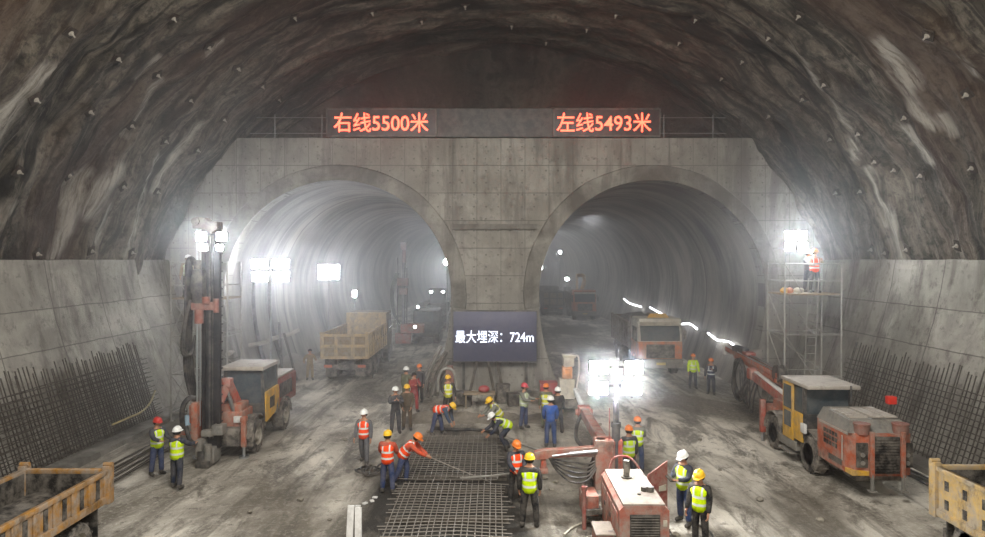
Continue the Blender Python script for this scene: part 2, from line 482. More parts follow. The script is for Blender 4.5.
# ---- portal wall with two tunnel mouths
TX, TR, TZ = 7.97, 5.76, 4.9
def tun_profile(cx, R=TR, n=40, grow=0.0):
    """from the floor on the left over the crown to the floor on the right"""
    pts = []
    for k in range(9):
        z = -.15 + (TZ + .15) * k / 9
        pts.append((cx - (R - 1.1 * ((TZ - z) / TZ) ** 2), z))
    for k in range(n + 1):
        a = PI - PI * k / n
        pts.append((cx + R * math.cos(a), TZ + (R) * math.sin(a)))
    for k in range(8, -1, -1):
        z = -.15 + (TZ + .15) * k / 9
        pts.append((cx + (R - 1.1 * ((TZ - z) / TZ) ** 2), z))
    return pts
def portal_wall():
    top = 12.79
    out = [(-17.5, -.15)] + tun_profile(-TX) + tun_profile(TX) + [(17.5, -.15), (17.5, top), (-17.5, top)]
    bm = bmesh.new()
    fr = [bm.verts.new((x, D, z)) for x, z in out]
    f = bm.faces.new(fr)
    r = bmesh.ops.extrude_face_region(bm, geom=[f])
    for e in r['geom']:
        if isinstance(e, bmesh.types.BMVert): e.co.y += .9
    bmesh.ops.triangulate(bm, faces=[q for q in bm.faces if len(q.verts) > 4], ngon_method='EAR_CLIP')
    bmesh.ops.recalc_face_normals(bm, faces=list(bm.faces))
    me = bpy.data.meshes.new('wall_back'); bm.to_mesh(me); bm.free(); me.materials.append(C_HEAD)
    o = bpy.data.objects.new('wall_back', me); COL.objects.link(o)
    struct(o, 'grey board-marked concrete portal wall with two tunnel mouths and a pillar between')
    mb = MB(); mb.b2(-17.3, 17.3, D + .9, 38.4, 12.3, 12.7)
    struct(mb.build('trim_3', C_COL, smooth=False), 'concrete shelf on top of the portal wall')
    for k, cx in ((4, -TX), (5, TX)):
        mb = MB(); n = 56; rows = []
        for i in range(n + 1):
            a = PI + .12 - (PI + .24) * i / n
            w = .78 + .05 * noise.noise(Vector((a * 4, cx, 0)))
            ri, ro = TR - .0, TR + w
            c, s = math.cos(a), math.sin(a)
            rows.append([mb.bm.verts.new((cx + c * r_, y, TZ + s * r_)) for r_, y in ((ri, D + .02), (ri - .02, D - .12), (ro - .06, D - .10), (ro, D + .02))])
        for i in range(n):
            for q in range(4):
                mb.bm.faces.new((rows[i][q], rows[i][(q + 1) % 4], rows[i + 1][(q + 1) % 4], rows[i + 1][q]))
        mb.bm.faces.new(rows[0]); mb.bm.faces.new(rows[-1][::-1])
        struct(mb.build('trim_%d' % k, C_COL, smooth=True), 'rough concrete collar round the %s tunnel mouth' % ('left' if cx < 0 else 'right'))
    mb = MB()
    pts = [(-2.1 + 4.2 * i / 20, 8.15 + .06 * noise.noise(Vector((i * .7, 3, 1)))) for i in range(21)]
    mb.prism(pts + [(2.15, 8.42), (-2.15, 8.42)], 'Y', D - .2, D + .05)
    struct(mb.build('trim_6', C_COL, smooth=False), 'rough concrete ledge across the pillar between the tunnel mouths')
portal_wall()

# ---- the two tunnels
def tunnel_material():
    t = NT('tunnel_concrete'); v = t.obj(); x, y, z = t.sep(v)
    n1 = t.noise(t.scale(v, (.18, .5, .18)), 1.0, 6, .6, .3)
    n2 = t.noise(t.scale(v, (.12, 2.2, .12), (3, 0, 0)), 1.0, 5, .65)
    n3 = t.noise(v, 5.0, 8, .7)
    c = t.mix(t.ramp(n1, .38, .62), lin('#45413c'), lin('#8d877d'))
    c = t.mix(t.math('MULTIPLY', t.ramp(n2, .5, .66), .45), c, lin('#a39d92'))
    c = t.mix(t.math('MULTIPLY', t.ramp(n3, .5, .8), .35), c, lin('#38352f'))
    f = t.math('FRACT', t.math('DIVIDE', t.math('SUBTRACT', y, 34.0), 9.0))
    d = t.math('MULTIPLY', t.math('MINIMUM', f, t.math('SUBTRACT', 1.0, f)), 9.0)
    c = t.mix(t.math('MULTIPLY', t.math('LESS_THAN', d, .09), .7), c, lin('#26231f'))
    t.bump(t.math('ADD', t.math('MULTIPLY', n2, .5), t.math('MULTIPLY', n3, .3)), .4, .08)
    return t.fin(c, .7, 0, .4)
C_TUN = tunnel_material()
def tunnel(cx, name, label):
    mb = MB(); ys = [D + .02]
    y = D + .02
    while y < 150:
        y += 1.0 if y < 60 else 3.0
        ys.append(y)
    rows = []
    for Y in ys:
        seg = ((Y - 34.0) % 9.0) / 9.0
        R = TR + .015 + .10 * seg + (.0 if Y > D + .1 else -.01)
        bend = 0.0 if Y < 60 else (-1 if cx > 0 else 1) * ((Y - 60) ** 2) * .0006
        rows.append([mb.bm.verts.new((px_ + bend + .04 * noise.noise(Vector((px_ * .5, Y * .4, pz))), Y, pz + .03 * noise.noise(Vector((px_, Y * .5, pz * .6)))))
                     for px_, pz in tun_profile(cx, R, 48)])
    for j in range(len(rows) - 1):
        for i in range(len(rows[0]) - 1):
            mb.bm.faces.new((rows[j][i], rows[j][i + 1], rows[j + 1][i + 1], rows[j + 1][i]))
    mb.bm.faces.new(rows[-1])
    o = mb.build(name, C_TUN, smooth=True); struct(o, label)
tunnel(-TX, 'wall_left_tunnel', 'curved concrete lining of the left tunnel')
tunnel(TX, 'wall_right_tunnel', 'curved concrete lining of the right tunnel')

# ---- muddy floor
def floor_material():
    t = NT('mud_floor'); v = t.obj(); x, y, z = t.sep(v)
    n1 = t.noise(t.scale(v, (.22, .12, 1)), 1.0, 7, .65, .8)
    n2 = t.noise(t.scale(v, (.9, .30, 1), (4, 9, 0)), 1.0, 8, .7, .6)
    n3 = t.noise(v, 9.0, 8, .75)
    n4 = t.noise(t.scale(v, (1.9, .16, 1), (1, 2, 0)), 1.0, 5, .6, .5)
    c = t.mix(t.ramp(n1, .40, .58), lin('#6f685c'), lin('#cdc6b8'))
    c = t.mix(t.math('MULTIPLY', t.ramp(n2, .50, .60), .8), c, lin('#4a443a'))
    c = t.mix(t.math('MULTIPLY', t.ramp(n4, .52, .62), .55), c, lin('#4f493f'))
    c = t.mix(t.math('MULTIPLY', t.ramp(n3, .52, .66), .4), c, lin('#d8d2c5'))
    # wet black mud round the trench of the reinforcing mats
    n10 = t.noise(t.scale(v, (.10, .07, 1), (3, 1, 0)), 1.0, 5, .6, 1.0)
    c = t.mix(t.math('MULTIPLY', t.ramp(n10, .47, .60), .6), c, lin('#544d42'))
    n11 = t.noise(v, 2.2, 8, .78)
    c = t.mix(t.math('MULTIPLY', t.ramp(n11, .56, .64), .65), c, lin('#3f3a32'))
    dx = t.math('DIVIDE', t.math('ADD', x, 1.3), 2.6); dy = t.math('DIVIDE', t.math('SUBTRACT', y, 19.2), 6.4)
    r = t.math('SQRT', t.math('ADD', t.math('MULTIPLY', dx, dx), t.math('MULTIPLY', dy, dy)))
    r = t.math('ADD', r, t.math('MULTIPLY', t.math('SUBTRACT', n2, .5), 1.1))
    w = t.math('SUBTRACT', 1.0, t.ramp(r, .75, 1.05))
    c = t.mix(t.math('MULTIPLY', w, .93), c, lin('#201d19'))
    wet = t.ramp(n1, .62, .40)
    rough = t.math('SUBTRACT', .85, t.math('MULTIPLY', t.ramp(n2, .5, .7), .3))
    h = t.math('ADD', t.math('MULTIPLY', n2, .6), t.math('ADD', t.math('MULTIPLY', n3, .35), t.math('MULTIPLY', n4, .5)))
    t.bump(h, .9, .12)
    return t.fin(c, rough, 0, .35)
def build_floor():
    xs = [-17.6 + 35.2 * i / 176 for i in range(177)]
    ys = []; y = -12.0
    while y < 152:
        ys.append(y); y += .25 if 10 < y < 40 else 1.2
    verts, faces = [], []
    for Y in ys:
        for X in xs:
            z = .035 * noise.fractal(Vector((X * .5, Y * .3, 0)), .9, 2.1, 4) + .022 * noise.noise(Vector((X * 2.6, Y * .25, 5)))
            verts.append((X, Y, z - .02))
    n = len(xs)
    for j in range(len(ys) - 1):
        for i in range(n - 1):
            k = j * n + i; faces.append((k, k + 1, k + n + 1, k + n))
    me = bpy.data.meshes.new('floor'); me.from_pydata(verts, [], faces); me.materials.append(floor_material())
    for p in me.polygons: p.use_smooth = True
    o = bpy.data.objects.new('floor', me); COL.objects.link(o)
    struct(o, 'churned grey mud floor with wet tyre tracks')
build_floor()

# ---- haze hanging in the cavern and the tunnels
def haze(name, dens, x0, x1, y0, y1, z0, z1, label):
    mb = MB(); mb.b2(x0, x1, y0, y1, z0, z1)
    m = bpy.data.materials.new(name); m.use_nodes = True; nt = m.node_tree
    nt.nodes.remove(nt.nodes['Principled BSDF'])
    s = nt.nodes.new('ShaderNodeVolumeScatter'); s.inputs['Density'].default_value = dens
    s.inputs['Anisotropy'].default_value = .72; s.inputs['Color'].default_value = (.96, .965, .98, 1)
    nt.links.new(s.outputs[0], nt.nodes['Material Output'].inputs['Volume'])
    o = mb.build(name, m, smooth=False); o['kind'] = 'stuff'; o['label'] = label
    return o
haze('haze', .0105, -18, 18, 15.55, 153, -1, 20, 'thin white dust haze hanging through the cavern and tunnels')
# ------------------------------------------------------------------ LIGHT TOWERS AND SIGNS
STEEL = mat('galvanised_steel', '#8a8c8c', .5, .6, .2, .3)
DARKSTEEL = mat('dark_steel', '#3a3a3a', .55, .4, .25, .3)
BLACK = mat('black_rubber', '#1c1b1a', .75, 0, .3, .25)
LENS = glow('floodlight_glass', '#f6fbff', LAMP)
LENS_TUNNEL = glow('tunnel_floodlight_glass', '#f3f8ff', LAMP * .19)
LENS_MAST = glow('mast_lamp_glass', '#f6fbff', LAMP * .55)
LENS_SMALL = glow('small_lamp_glass', '#f6fbff', LAMP * .3)

def flood(parent, c, w, h, lens=None, yaw=0.0, name='floodlight'):
    """a lamp head facing the camera side (-Y): housing with a glowing glass as its child"""
    c = Vector(c); R = Euler((0, 0, yaw)).to_matrix()
    mb = MB(); mb.box(c + R @ Vector((0, .07, 0)), (w + .06, .12, h + .06), .02, R)
    for k in range(5): mb.box(c + R @ Vector((-w * .4 + w * .2 * k, .15, 0)), (.02, .06, h * .9), 0, R)
    mb.box(c + R @ Vector((0, .03, -h / 2 - .05)), (.05, .05, .08), 0, R)
    o = mb.build(name, DARKSTEEL, parent)
    g = MB(); g.box(c + R @ Vector((0, 0, 0)), (w, .02, h), .005, R)
    g.build('lamp_glass', lens or LENS, o)
    return o

def light_tower(label, base, lamps, mast_top, r=.05, lens=None):
    t = thing('light_tower', label, 'light tower', base)
    b = Vector(base)
    mb = MB(); mb.cyl(b, (b.x, b.y, mast_top), r * 1.3, r, 10); mb.cyl((b.x, b.y, .9), (b.x, b.y, 1.0), r * 2)
    mb.build('mast', STEEL, t)
    mb = MB()
    for k in range(3):
        a = k * 2 * PI / 3 + .5; e = b + Vector((math.cos(a) * .8, math.sin(a) * .8, .03))
        mb.cyl((b.x, b.y, .9), e, .03, .03, 8); mb.cyl(e - Vector((0, 0, .03)), e + Vector((0, 0, .03)), .09, .09, 10)
    mb.build('tripod', STEEL, t)
    zs = [p[2] for p in lamps]
    mb = MB()
    for z in sorted(set(round(q, 2) for q in zs)):
        xx = [p[0] for p in lamps if abs(p[2] - z) < .02]
        mb.beam((min(xx) - .1, b.y + .16, z), (max(xx) + .1, b.y + .16, z), .05, .05)
    mb.build('cross_arm', STEEL, t)
    for (x, y, z, w, h) in lamps: flood(t, (x, y, z), w, h, lens)
    return t
def lamps_at(px, Y, w, h): return [tuple(W(x, y, Y)) + (w, h) for x, y in px]

L1 = lamps_at([(260, 264), (281, 264), (260, 276.5), (281, 276.5)], 34.4, .82, .46)
light_tower('tall light tower with four bright lamps standing inside the left tunnel mouth', (W(271, 0, 34.6).x, 34.6, 0), L1, 6.6, lens=LENS_TUNNEL)
L2 = lamps_at([(323, 272), (334.5, 272)], 44, .62, .95)
light_tower('light tower with two tall lamps behind the beige dump truck', (W(328.5, 0, 44).x, 44, 0), L2, 6.4, lens=LENS_TUNNEL)
L3 = lamps_at([(447, 262)], 62, .5, .5)
light_tower('distant single lamp tower beside the pillar deep in the left tunnel', (W(447, 0, 62).x, 62.1, 0), L3, 6.5)
L3 = lamps_at([(354.5, 294)], 51, .3, .5)
light_tower('small lamp on a post behind the tall pair of lamps in the left tunnel', (W(354.5, 0, 51).x, 51.1, 0), L3, 4.0, lens=LENS_SMALL)
for px, py, Y, lab in ((560, 252, 95, 'farthest lamp post of the right tunnel, highest of the distant lights'), (567, 279, 84, 'distant lamp post low in the right tunnel beyond the far orange truck'), (541, 268, 100, 'distant lamp post half behind the pillar edge in the right tunnel')):
    p = W(px, py, Y)
    light_tower(lab, (p.x, Y + .1, 0), [(p.x, Y, p.z, .42, .34)], p.z + .3, lens=LENS_SMALL)

# ---- LED boards
FONT_RED = glow('red_leds', '#ff5238', 5.0)
FONT_WHITE = glow('white_leds', '#e6edff', 1.6)
BOARD = mat('sign_board_black', '#2b2c2f', .5, .1, .1, .1)
BOARDP = mat('sign_board_purple', '#47475c', .35, .1, .08, .05)
TEXTS = []
def text(body, parent, c, width, height, material, Y):
    cu = bpy.data.curves.new('lettering', 'FONT'); cu.body = body; cu.extrude = .015; cu.align_x = 'CENTER'; cu.align_y = 'CENTER'
    cu.offset = .002
    o = bpy.data.objects.new('lettering_source', cu); COL.objects.link(o)
    bpy.context.view_layer.update()
    dg = bpy.context.evaluated_depsgraph_get()
    me = bpy.data.meshes.new_from_object(o.evaluated_get(dg)); bpy.data.objects.remove(o)
    xs = [v.co.x for v in me.vertices]; ys = [v.co.y for v in me.vertices]
    sx = width / (max(xs) - min(xs)); sy = height / (max(ys) - min(ys)); mx = (max(xs) + min(xs)) / 2; my = (max(ys) + min(ys)) / 2
    for v in me.vertices:
        v.co = Vector((c[0] + (v.co.x - mx) * sx, Y - v.co.z, c[2] + (v.co.y - my) * sy))
    me.materials.clear(); me.materials.append(material)
    t = bpy.data.objects.new('lettering', me); COL.objects.link(t); t.parent = parent; t.location = -origin(parent)
    return t
SY = 33.35
s = thing('led_board', 'long dark board with red glowing distance lettering on top of the portal wall', 'sign', (0, SY, 12.79))
x0, x1 = W(327, 0, SY).x, W(660, 0, SY).x; m0, m1 = W(437, 0, SY).x, W(553, 0, SY).x; zt = W(0, 109, SY).z
MIDP = mat('sign_board_grey', '#3a3b3d', .6, .1, .1, .2)
for nm, a, b, mm in (('panel', x0, m0, BOARD), ('panel', m0 + .02, m1 - .02, MIDP), ('panel', m1, x1, BOARD)):
    mb = MB(); mb.b2(a, b, SY - .12, SY + .12, 12.8, zt, .02)
    mb.build(nm, mm, s)
mb = MB()
for a, b in ((x0, m0), (m1, x1)):
    for zz in (12.84, zt - .03): mb.b2(a, b, SY - .15, SY - .11, zz - .03, zz + .03)
    for xx in (a + .03, b - .03): mb.b2(xx - .03, xx + .03, SY - .15, SY - .11, 12.81, zt)
for k in range(8):
    xx = x0 + .4 + (x1 - x0 - .8) * k / 7; mb.beam((xx, SY + .1, zt - .2), (xx, SY + 1.0, 12.75), .06, .06)
mb.build('frame', DARKSTEEL, s)
c = W(381.5, 123, SY); text('右线5500米', s, c, 94 * SY / F, 19 * SY / F, FONT_RED, SY - .14)
c = W(603.5, 123, SY); text('左线5493米', s, c, 94 * SY / F, 19 * SY / F, FONT_RED, SY - .14)

SY2 = 32.9
s = thing('display_screen', 'dark violet screen with white lettering on the pillar between the tunnel mouths', 'sign', (0, SY2, 0))
a, b = W(453.5, 311.5, SY2), W(536.5, 361, SY2)
mb = MB(); mb.b2(a.x, b.x, SY2 - .08, SY2 + .1, b.z, a.z, .02); mb.build('screen_panel', BOARDP, s)
mb = MB()
for (p, q, r_, t_) in ((a.x - .04, b.x + .04, a.z, a.z + .05), (a.x - .04, b.x + .04, b.z - .05, b.z), (a.x - .04, a.x, b.z, a.z), (b.x, b.x + .04, b.z, a.z)):
    mb.b2(p, q, SY2 - .11, SY2 + .12, r_, t_)
mb.build('bezel', DARKSTEEL, s)
for xx in (a.x + .5, b.x - .5):
    mb = MB(); mb.b2(xx - .06, xx + .06, SY2 + .1, SY2 + .22, 0, a.z - .3); mb.b2(xx - .25, xx + .25, SY2 - .1, SY2 + .4, 0, .04)
    mb.build('post', DARKSTEEL, s)
c = W(494.5, 336.5, SY2); text('最大埋深：724m', s, c, 78 * SY2 / F, 12.5 * SY2 / F, FONT_WHITE, SY2 - .085)

# ---- guard rails beside the LED board
def guard_rail(label, xa, xb, posts):
    t = thing('guard_rail', label, 'railing', (xa, 33.6, 12.79))
    for px_ in posts:
        mb = MB(); p = W(px_, 0, 33.6).x; mb.cyl((p, 33.6, 12.75), (p, 33.6, 14.0), .025, n=8); mb.build('post', STEEL, t)
    for z in (13.05, 13.85):
        mb = MB(); mb.cyl((xa, 33.6, z), (xb, 33.6, z), .02, n=8); mb.build('rail', STEEL, t)
guard_rail('thin steel railing left of the red-lettered board', W(250, 0, 33.6).x, W(327, 0, 33.6).x, (275, 322))
guard_rail('thin steel railing right of the red-lettered board', W(660, 0, 33.6).x, W(726, 0, 33.6).x, (664, 713))

# ---- string of LED rope along the right tunnel wall
pts = [(624, 299), (629, 303), (635, 305), (641, 307), (650, 307.5), (660, 313), (671, 318), (682, 324), (690, 324), (697, 329), (703, 332), (708, 333), (717, 340), (724, 341), (730, 342.5), (739, 350)]
pp = []
for x, y in pts:
    X = 13.18; Y = X * F / (x - VX); pp.append(Vector((X, Y, H - (y - VY) * Y / F)))
rope = thing('rope_light', 'glowing white rope light sagging along the right tunnel wall', 'rope light', (13.18, 40, 0))
for i0, i1 in ((0, 4), (4, 7), (7, 10), (11, 16)):
    mb = MB(); mb.tube(smoothpath(pp[i0:i1], 5), .045, 6); mb.build('lit_tube', glow('rope_glow', '#f4f8ff', 16.0), rope)
mb = MB(); mb.tube(smoothpath([p + Vector((.05, 0, .03)) for p in pp], 4), .015, 5); mb.build('cable', BLACK, rope)
# ------------------------------------------------------------------ VEHICLES AND MACHINES
ORANGE = mat('machine_orange', '#a04e30', .6, 0, .25, .45)
ORRED = mat('machine_red_orange', '#9e4432', .6, 0, .22, .4)
REDP = mat('machine_red', '#84372f', .6, 0, .2, .35)
PINKRED = mat('dusty_red', '#955747', .65, 0, .2, .5)
YELLOW = mat('machine_yellow', '#cf9d1e', .55, 0, .15, .3)
TRUCKY = mat('truck_yellow', '#94692a', .75, 0, .25, .5)
TRUCKP = mat('truck_pale_yellow', '#b09054', .75, 0, .2, .5)
BEIGE = mat('dusty_beige', '#b89f72', .75, 0, .2, .45)
TRORANGE = mat('truck_orange', '#c26a30', .55, 0, .15, .35)
DUSTROOF = mat('dusty_roof', '#a29a8f', .7, 0, .12, .3)
MUDBODY = mat('muddy_black', '#1f1c19', .8, 0, .4, .3)
CHASSIS = mat('chassis_grime', '#2e2a26', .8, 0, .3, .5)
GLASS = mat('cab_glass', '#39444a', .12, 0, .2, .15, 0, 3, .6)
GREYM = mat('machine_grey', '#77756f', .6, .2, .25, .4)
HOSE = mat('hydraulic_hose', '#17171a', .5, 0, .3, .2)
CREAM = mat('cab_cream', '#b9b2a0', .6, 0, .1, .3)
REDLAMP = mat('red_lamp', '#d03020', .3, 0, .05, .05)
CHROME = mat('bright_steel', '#b8bbbd', .3, .9, .1, .1)
WHITEP = mat('white_paint', '#cfcdc8', .6, 0, .08, .2)
TYRE = mat('tyre_rubber', '#2a2826', .85, 0, .3, .55)
RIM = mat('rim_dusty', '#8a8578', .6, .1, .2, .4)

def wheel(parent, c, r, w, out=1, name='wheel', rim=None):
    """tyre with lugs, axle along X; out = +1 / -1 tells which side shows its rim"""
    c = Vector(c); mb = MB()
    mb.lathe([(r * .58, -w / 2), (r * .9, -w / 2), (r * .985, -w * .38), (r, 0), (r * .985, w * .38), (r * .9, w / 2), (r * .58, w / 2), (r * .58, -w / 2)], c, 'X', 28)
    for k in range(22):
        a = 2 * PI * k / 22; s = w * .24 * (1 if k % 2 else -1)
        mb.box(c + Vector((s, math.cos(a) * r * .99, math.sin(a) * r * .99)), (w * .44, r * .09, r * .07), 0, (a, 0, 0))
    o = mb.build(name, TYRE, parent)
    g = MB(); e = w / 2 * out
    g.lathe([(0.001, e * .55), (r * .2, e * .55), (r * .22, e * .95), (r * .3, e * .95), (r * .34, e * .5), (r * .5, e * .45), (r * .58, e * .98), (r * .6, e * .9), (r * .6, -e), (.001, -e * .9)], c, 'X', 20)
    for k in range(8):
        a = 2 * PI * k / 8; g.cyl(c + Vector((e * .5, math.cos(a) * r * .41, math.sin(a) * r * .41)), c + Vector((e * .62, math.cos(a) * r * .41, math.sin(a) * r * .41)), r * .03, n=6)
    g.build('rim', rim or RIM, o)
    return o
def hose(parent, pts, r=.03, name='hose', m=None, n=7):
    mb = MB(); mb.tube(smoothpath(pts, 7), r, n); return mb.build(name, m or HOSE, parent)

# ---------------- dump truck for the tunnels, written nose towards -Y from the origin of its root
def dump_truck(label, loc, rz, cabm, bedm, bed_low=1.3, bed_top=2.66, head_top=3.25, L=8.4, load=None, w=2.5, sign=False, group=None, cabtop=None):
    t = thing('dump_truck', label, 'truck', (0, 0, 0), 0, group)
    hw = w / 2
    B = lambda nm, m, f, par=t: f().build(nm, m, par)
    # chassis
    mb = MB()
    for sx in (-.45, .45): mb.b2(sx - .06, sx + .06, .3, L - .5, .72, 1.0)
    for y in (1.0, 3.2, 5.6, 6.9, L - .6): mb.b2(-.5, .5, y - .06, y + .06, .7, .95)
    mb.b2(-1.1, -.55, 2.6, 3.7, .55, 1.05, .04); mb.b2(.55, 1.1, 2.6, 3.7, .55, 1.05, .04)
    mb.build('chassis', CHASSIS, t)
    # cab
    mb = MB()
    mb.prism([(.12, .95), (.0, 1.5), (.05, 1.98), (2.13, 1.98), (2.15, .95)], 'X', -hw + .02, hw - .02)
    mb.build('cab', cabm, t, smooth=False)
    mb = MB(); mb.prism([(.05, 1.98), (.1, 2.35), (.35, 3.05), (2.1, 3.1), (2.13, 1.98)], 'X', -hw + .03, hw - .03)
    mb.build('cab_top', cabtop or cabm, t, smooth=False)
    mb = MB(); mb.prism([(.02, 2.02), (.065, 2.35), (.28, 2.9), (.32, 2.9), (.1, 2.35), (.06, 2.02)], 'X', -hw + .14, hw - .14)
    mb.build('windscreen', GLASS, t)
    for sx in (-1, 1):
        mb = MB(); mb.b2(sx * (hw - .01), sx * (hw + .01), .5, 1.6, 1.95, 2.75); mb.build('side_window', GLASS, t)
        mb = MB(); mb.box((sx * (hw + .18), .15, 2.35), (.16, .08, .5), .03); mb.tube([(sx * (hw - .05), .2, 2.75), (sx * (hw + .18), .15, 2.72), (sx * (hw + .18), .15, 2.5)], .018, 6)
        mb.build('mirror', CHASSIS, t)
        mb = MB(); mb.box((sx * (hw - .3), -.04, .86), (.36, .08, .2), .03); mb.build('headlamp', CHROME, t)
    mb = MB()
    for k in range(4): mb.b2(-.72, .72, -.07, .05, 1.12 + k * .17, 1.22 + k * .17, .01)
    mb.b2(-.8, .8, -.035, .06, 1.05, 1.82)
    mb.build('grille', CHASSIS, t)
    mb = MB(); mb.b2(-hw, hw, -.12, .25, .5, 1.0, .05); mb.build('bumper', mat('bumper_grey', '#6a655c', .7, 0, .2, .4), t)
    mb = MB(); mb.b2(-.26, .26, -.145, -.115, .68, .82); mb.build('number_plate', mat('plate_blank', '#b9a14c', .6, 0, .05, .2), t)
    mb = MB(); mb.b2(-hw + .05, hw - .05, .12, 2.0, 3.08, 3.28, .06); mb.build('roof', cabtop or cabm, t)
    mb = MB(); mb.hexa([(-hw + .08, -.12, 2.93), (hw - .08, -.12, 2.93), (hw - .08, .32, 3.16), (-hw + .08, .32, 3.16), (-hw + .08, -.1, 2.89), (hw - .08, -.1, 2.89), (hw - .08, .34, 3.1), (-hw + .08, .34, 3.1)])
    mb.build('sun_visor', CREAM, t)
    if sign:
        mb = MB(); mb.prism([(-.62, 3.29), (-.45, 3.52), (.45, 3.52), (.62, 3.29)], 'Y', .6, .72); mb.build('roof_sign', YELLOW, t)
    # bed
    y0, y1 = 2.45, L
    mb = MB(); mb.b2(-hw, hw, y0, y1, bed_low, bed_low + .08)
    for sx in (-1, 1):
        mb.b2(sx * hw, sx * (hw - .07), y0, y1, bed_low, bed_top)
        mb.b2(sx * (hw + .05), sx * (hw - .1), y0, y1, bed_top - .12, bed_top, .02)
        mb.b2(sx * (hw + .04), sx * (hw - .04), y0, y1, bed_low - .02, bed_low + .14, .02)
        mb.b2(sx * (hw + .04), sx * (hw - .04), y0, y1, (bed_low + bed_top) / 2 - .05, (bed_low + bed_top) / 2 + .05, .02)
        n = 8
        for k in range(n + 1):
            y = y0 + .06 + (y1 - y0 - .12) * k / n
            mb.b2(sx * (hw + .07), sx * (hw - .04), y - .06, y + .06, bed_low, bed_top - .02, .015)
    mb.build('bed', bedm, t)
    mb = MB(); mb.b2(-hw, hw, y0 - .08, y0, bed_low, head_top)
    mb.b2(-hw, hw, y0 - .35, y0, head_top - .06, head_top, .02)
    for k in range(5): mb.b2(-hw + .1 + k * .56, -hw + .2 + k * .56, y0 - .16, y0 - .06, bed_low, head_top)
    mb.build('headboard', bedm, t)
    mb = MB(); mb.b2(-hw, hw, y1 - .04, y1 + .03, bed_low, bed_top - .04)
    gx = [-hw + .04, -hw * .36, hw * .36, hw - .04]
    for z in (bed_low + .06, (bed_low + bed_top) / 2, bed_top - .1): mb.b2(-hw - .02, hw + .02, y1 + .02, y1 + .12, z - .07, z + .07, .02)
    for x in gx: mb.b2(x - .07, x + .07, y1 + .02, y1 + .12, bed_low, bed_top - .02, .02)
    for sx in (-1, 1): mb.cyl((sx * (hw + .08), y1, bed_top), (sx * (hw - .1), y1, bed_top), .07, n=8)
    tg = mb.build('tailgate', bedm, t)
    for z0, z1 in ((bed_low + .14, (bed_low + bed_top) / 2 - .08), ((bed_low + bed_top) / 2 + .08, bed_top - .18)):
        for xa, xb in zip(gx[:-1], gx[1:]):
            mb = MB(); mb.b2(xa + .1, xb - .1, y1 + .02, y1 + .045, z0, z1, .005); mb.build('tailgate_recess_shade', mat('beige_recess_shade', '#7d6a4a', .8, 0, .25, .5), tg)  # shade between the tailgate ribs put into a darker panel colour
    if load:
        mb = MB()
        n = 14
        for j in range(n):
            pass
        vs, fs = [], []
        for j in range(n + 1):
            for i in range(9):
                x = -hw + .1 + (w - .2) * i / 8; y = y0 + .05 + (y1 - y0 - .1) * j / n
                e = min(1, min(i, 8 - i) / 2.5, min(j, n - j) / 2.5)
                vs.append(Vector((x, y, bed_top - .35 + load * e + .16 * noise.noise(Vector((x * 1.7, y * 1.7, 3))))))
        for j in range(n):
            for i in range(8):
                k = j * 9 + i; fs.append((k, k + 1, k + 10, k + 9))
        mb._add(vs, fs); mb.build('rubble_load', MUDBODY, t)
    # rear end
    mb = MB(); mb.b2(-hw + .1, hw - .1, y1 - .25, y1 - .1, .75, .95)
    for sx in (-1, 1): mb.b2(sx * (hw - .75), sx * (hw - .15), y1 - .4, y1 - .36, .3, .8)
    mb.build('rear_bar', CHASSIS, t)
    for sx in (-1, 1):
        mb = MB(); mb.box((sx * (hw - .35), y1 - .08, .88), (.42, .06, .14), .02); mb.build('tail_lamp', mat('tail_lamp', '#c0562a', .4, 0, .1, .15), t)
    for y in (1.25, L - 2.9, L - 1.5):
        for sx in (-1, 1):
            wheel(t, (sx * (hw - .22), y, .52), .52, .42, sx)
    for y in (L - 2.9, L - 1.5):
        mb = MB(); mb.cyl((-1, y, .52), (1, y, .52), .09); mb.build('axle', CHASSIS, t)
    for y in (1.25, L - 2.2):
        for sx in (-1, 1):
            mb = MB(); pr = [(y + math.cos(a) * .66, .52 + math.sin(a) * .66) for a in [PI * k / 8 for k in range(9)]] if y < 2 else [(y - 1.4, .9), (y - 1.2, 1.17), (y + 1.3, 1.17), (y + 1.5, .9)]
            for i in range(len(pr) - 1):
                p, q = pr[i], pr[i + 1]
                mb.hexa([(sx * (hw - .45), p[0], p[1]), (sx * hw, p[0], p[1]), (sx * hw, q[0], q[1]), (sx * (hw - .45), q[0], q[1]),
                         (sx * (hw - .45), p[0], p[1] + .03), (sx * hw, p[0], p[1] + .03), (sx * hw, q[0], q[1] + .03), (sx * (hw - .45), q[0], q[1] + .03)])
            mb.build('mudguard', CHASSIS, t, smooth=False)
    t.location = loc; t.rotation_euler = (0, 0, rz)
    return t

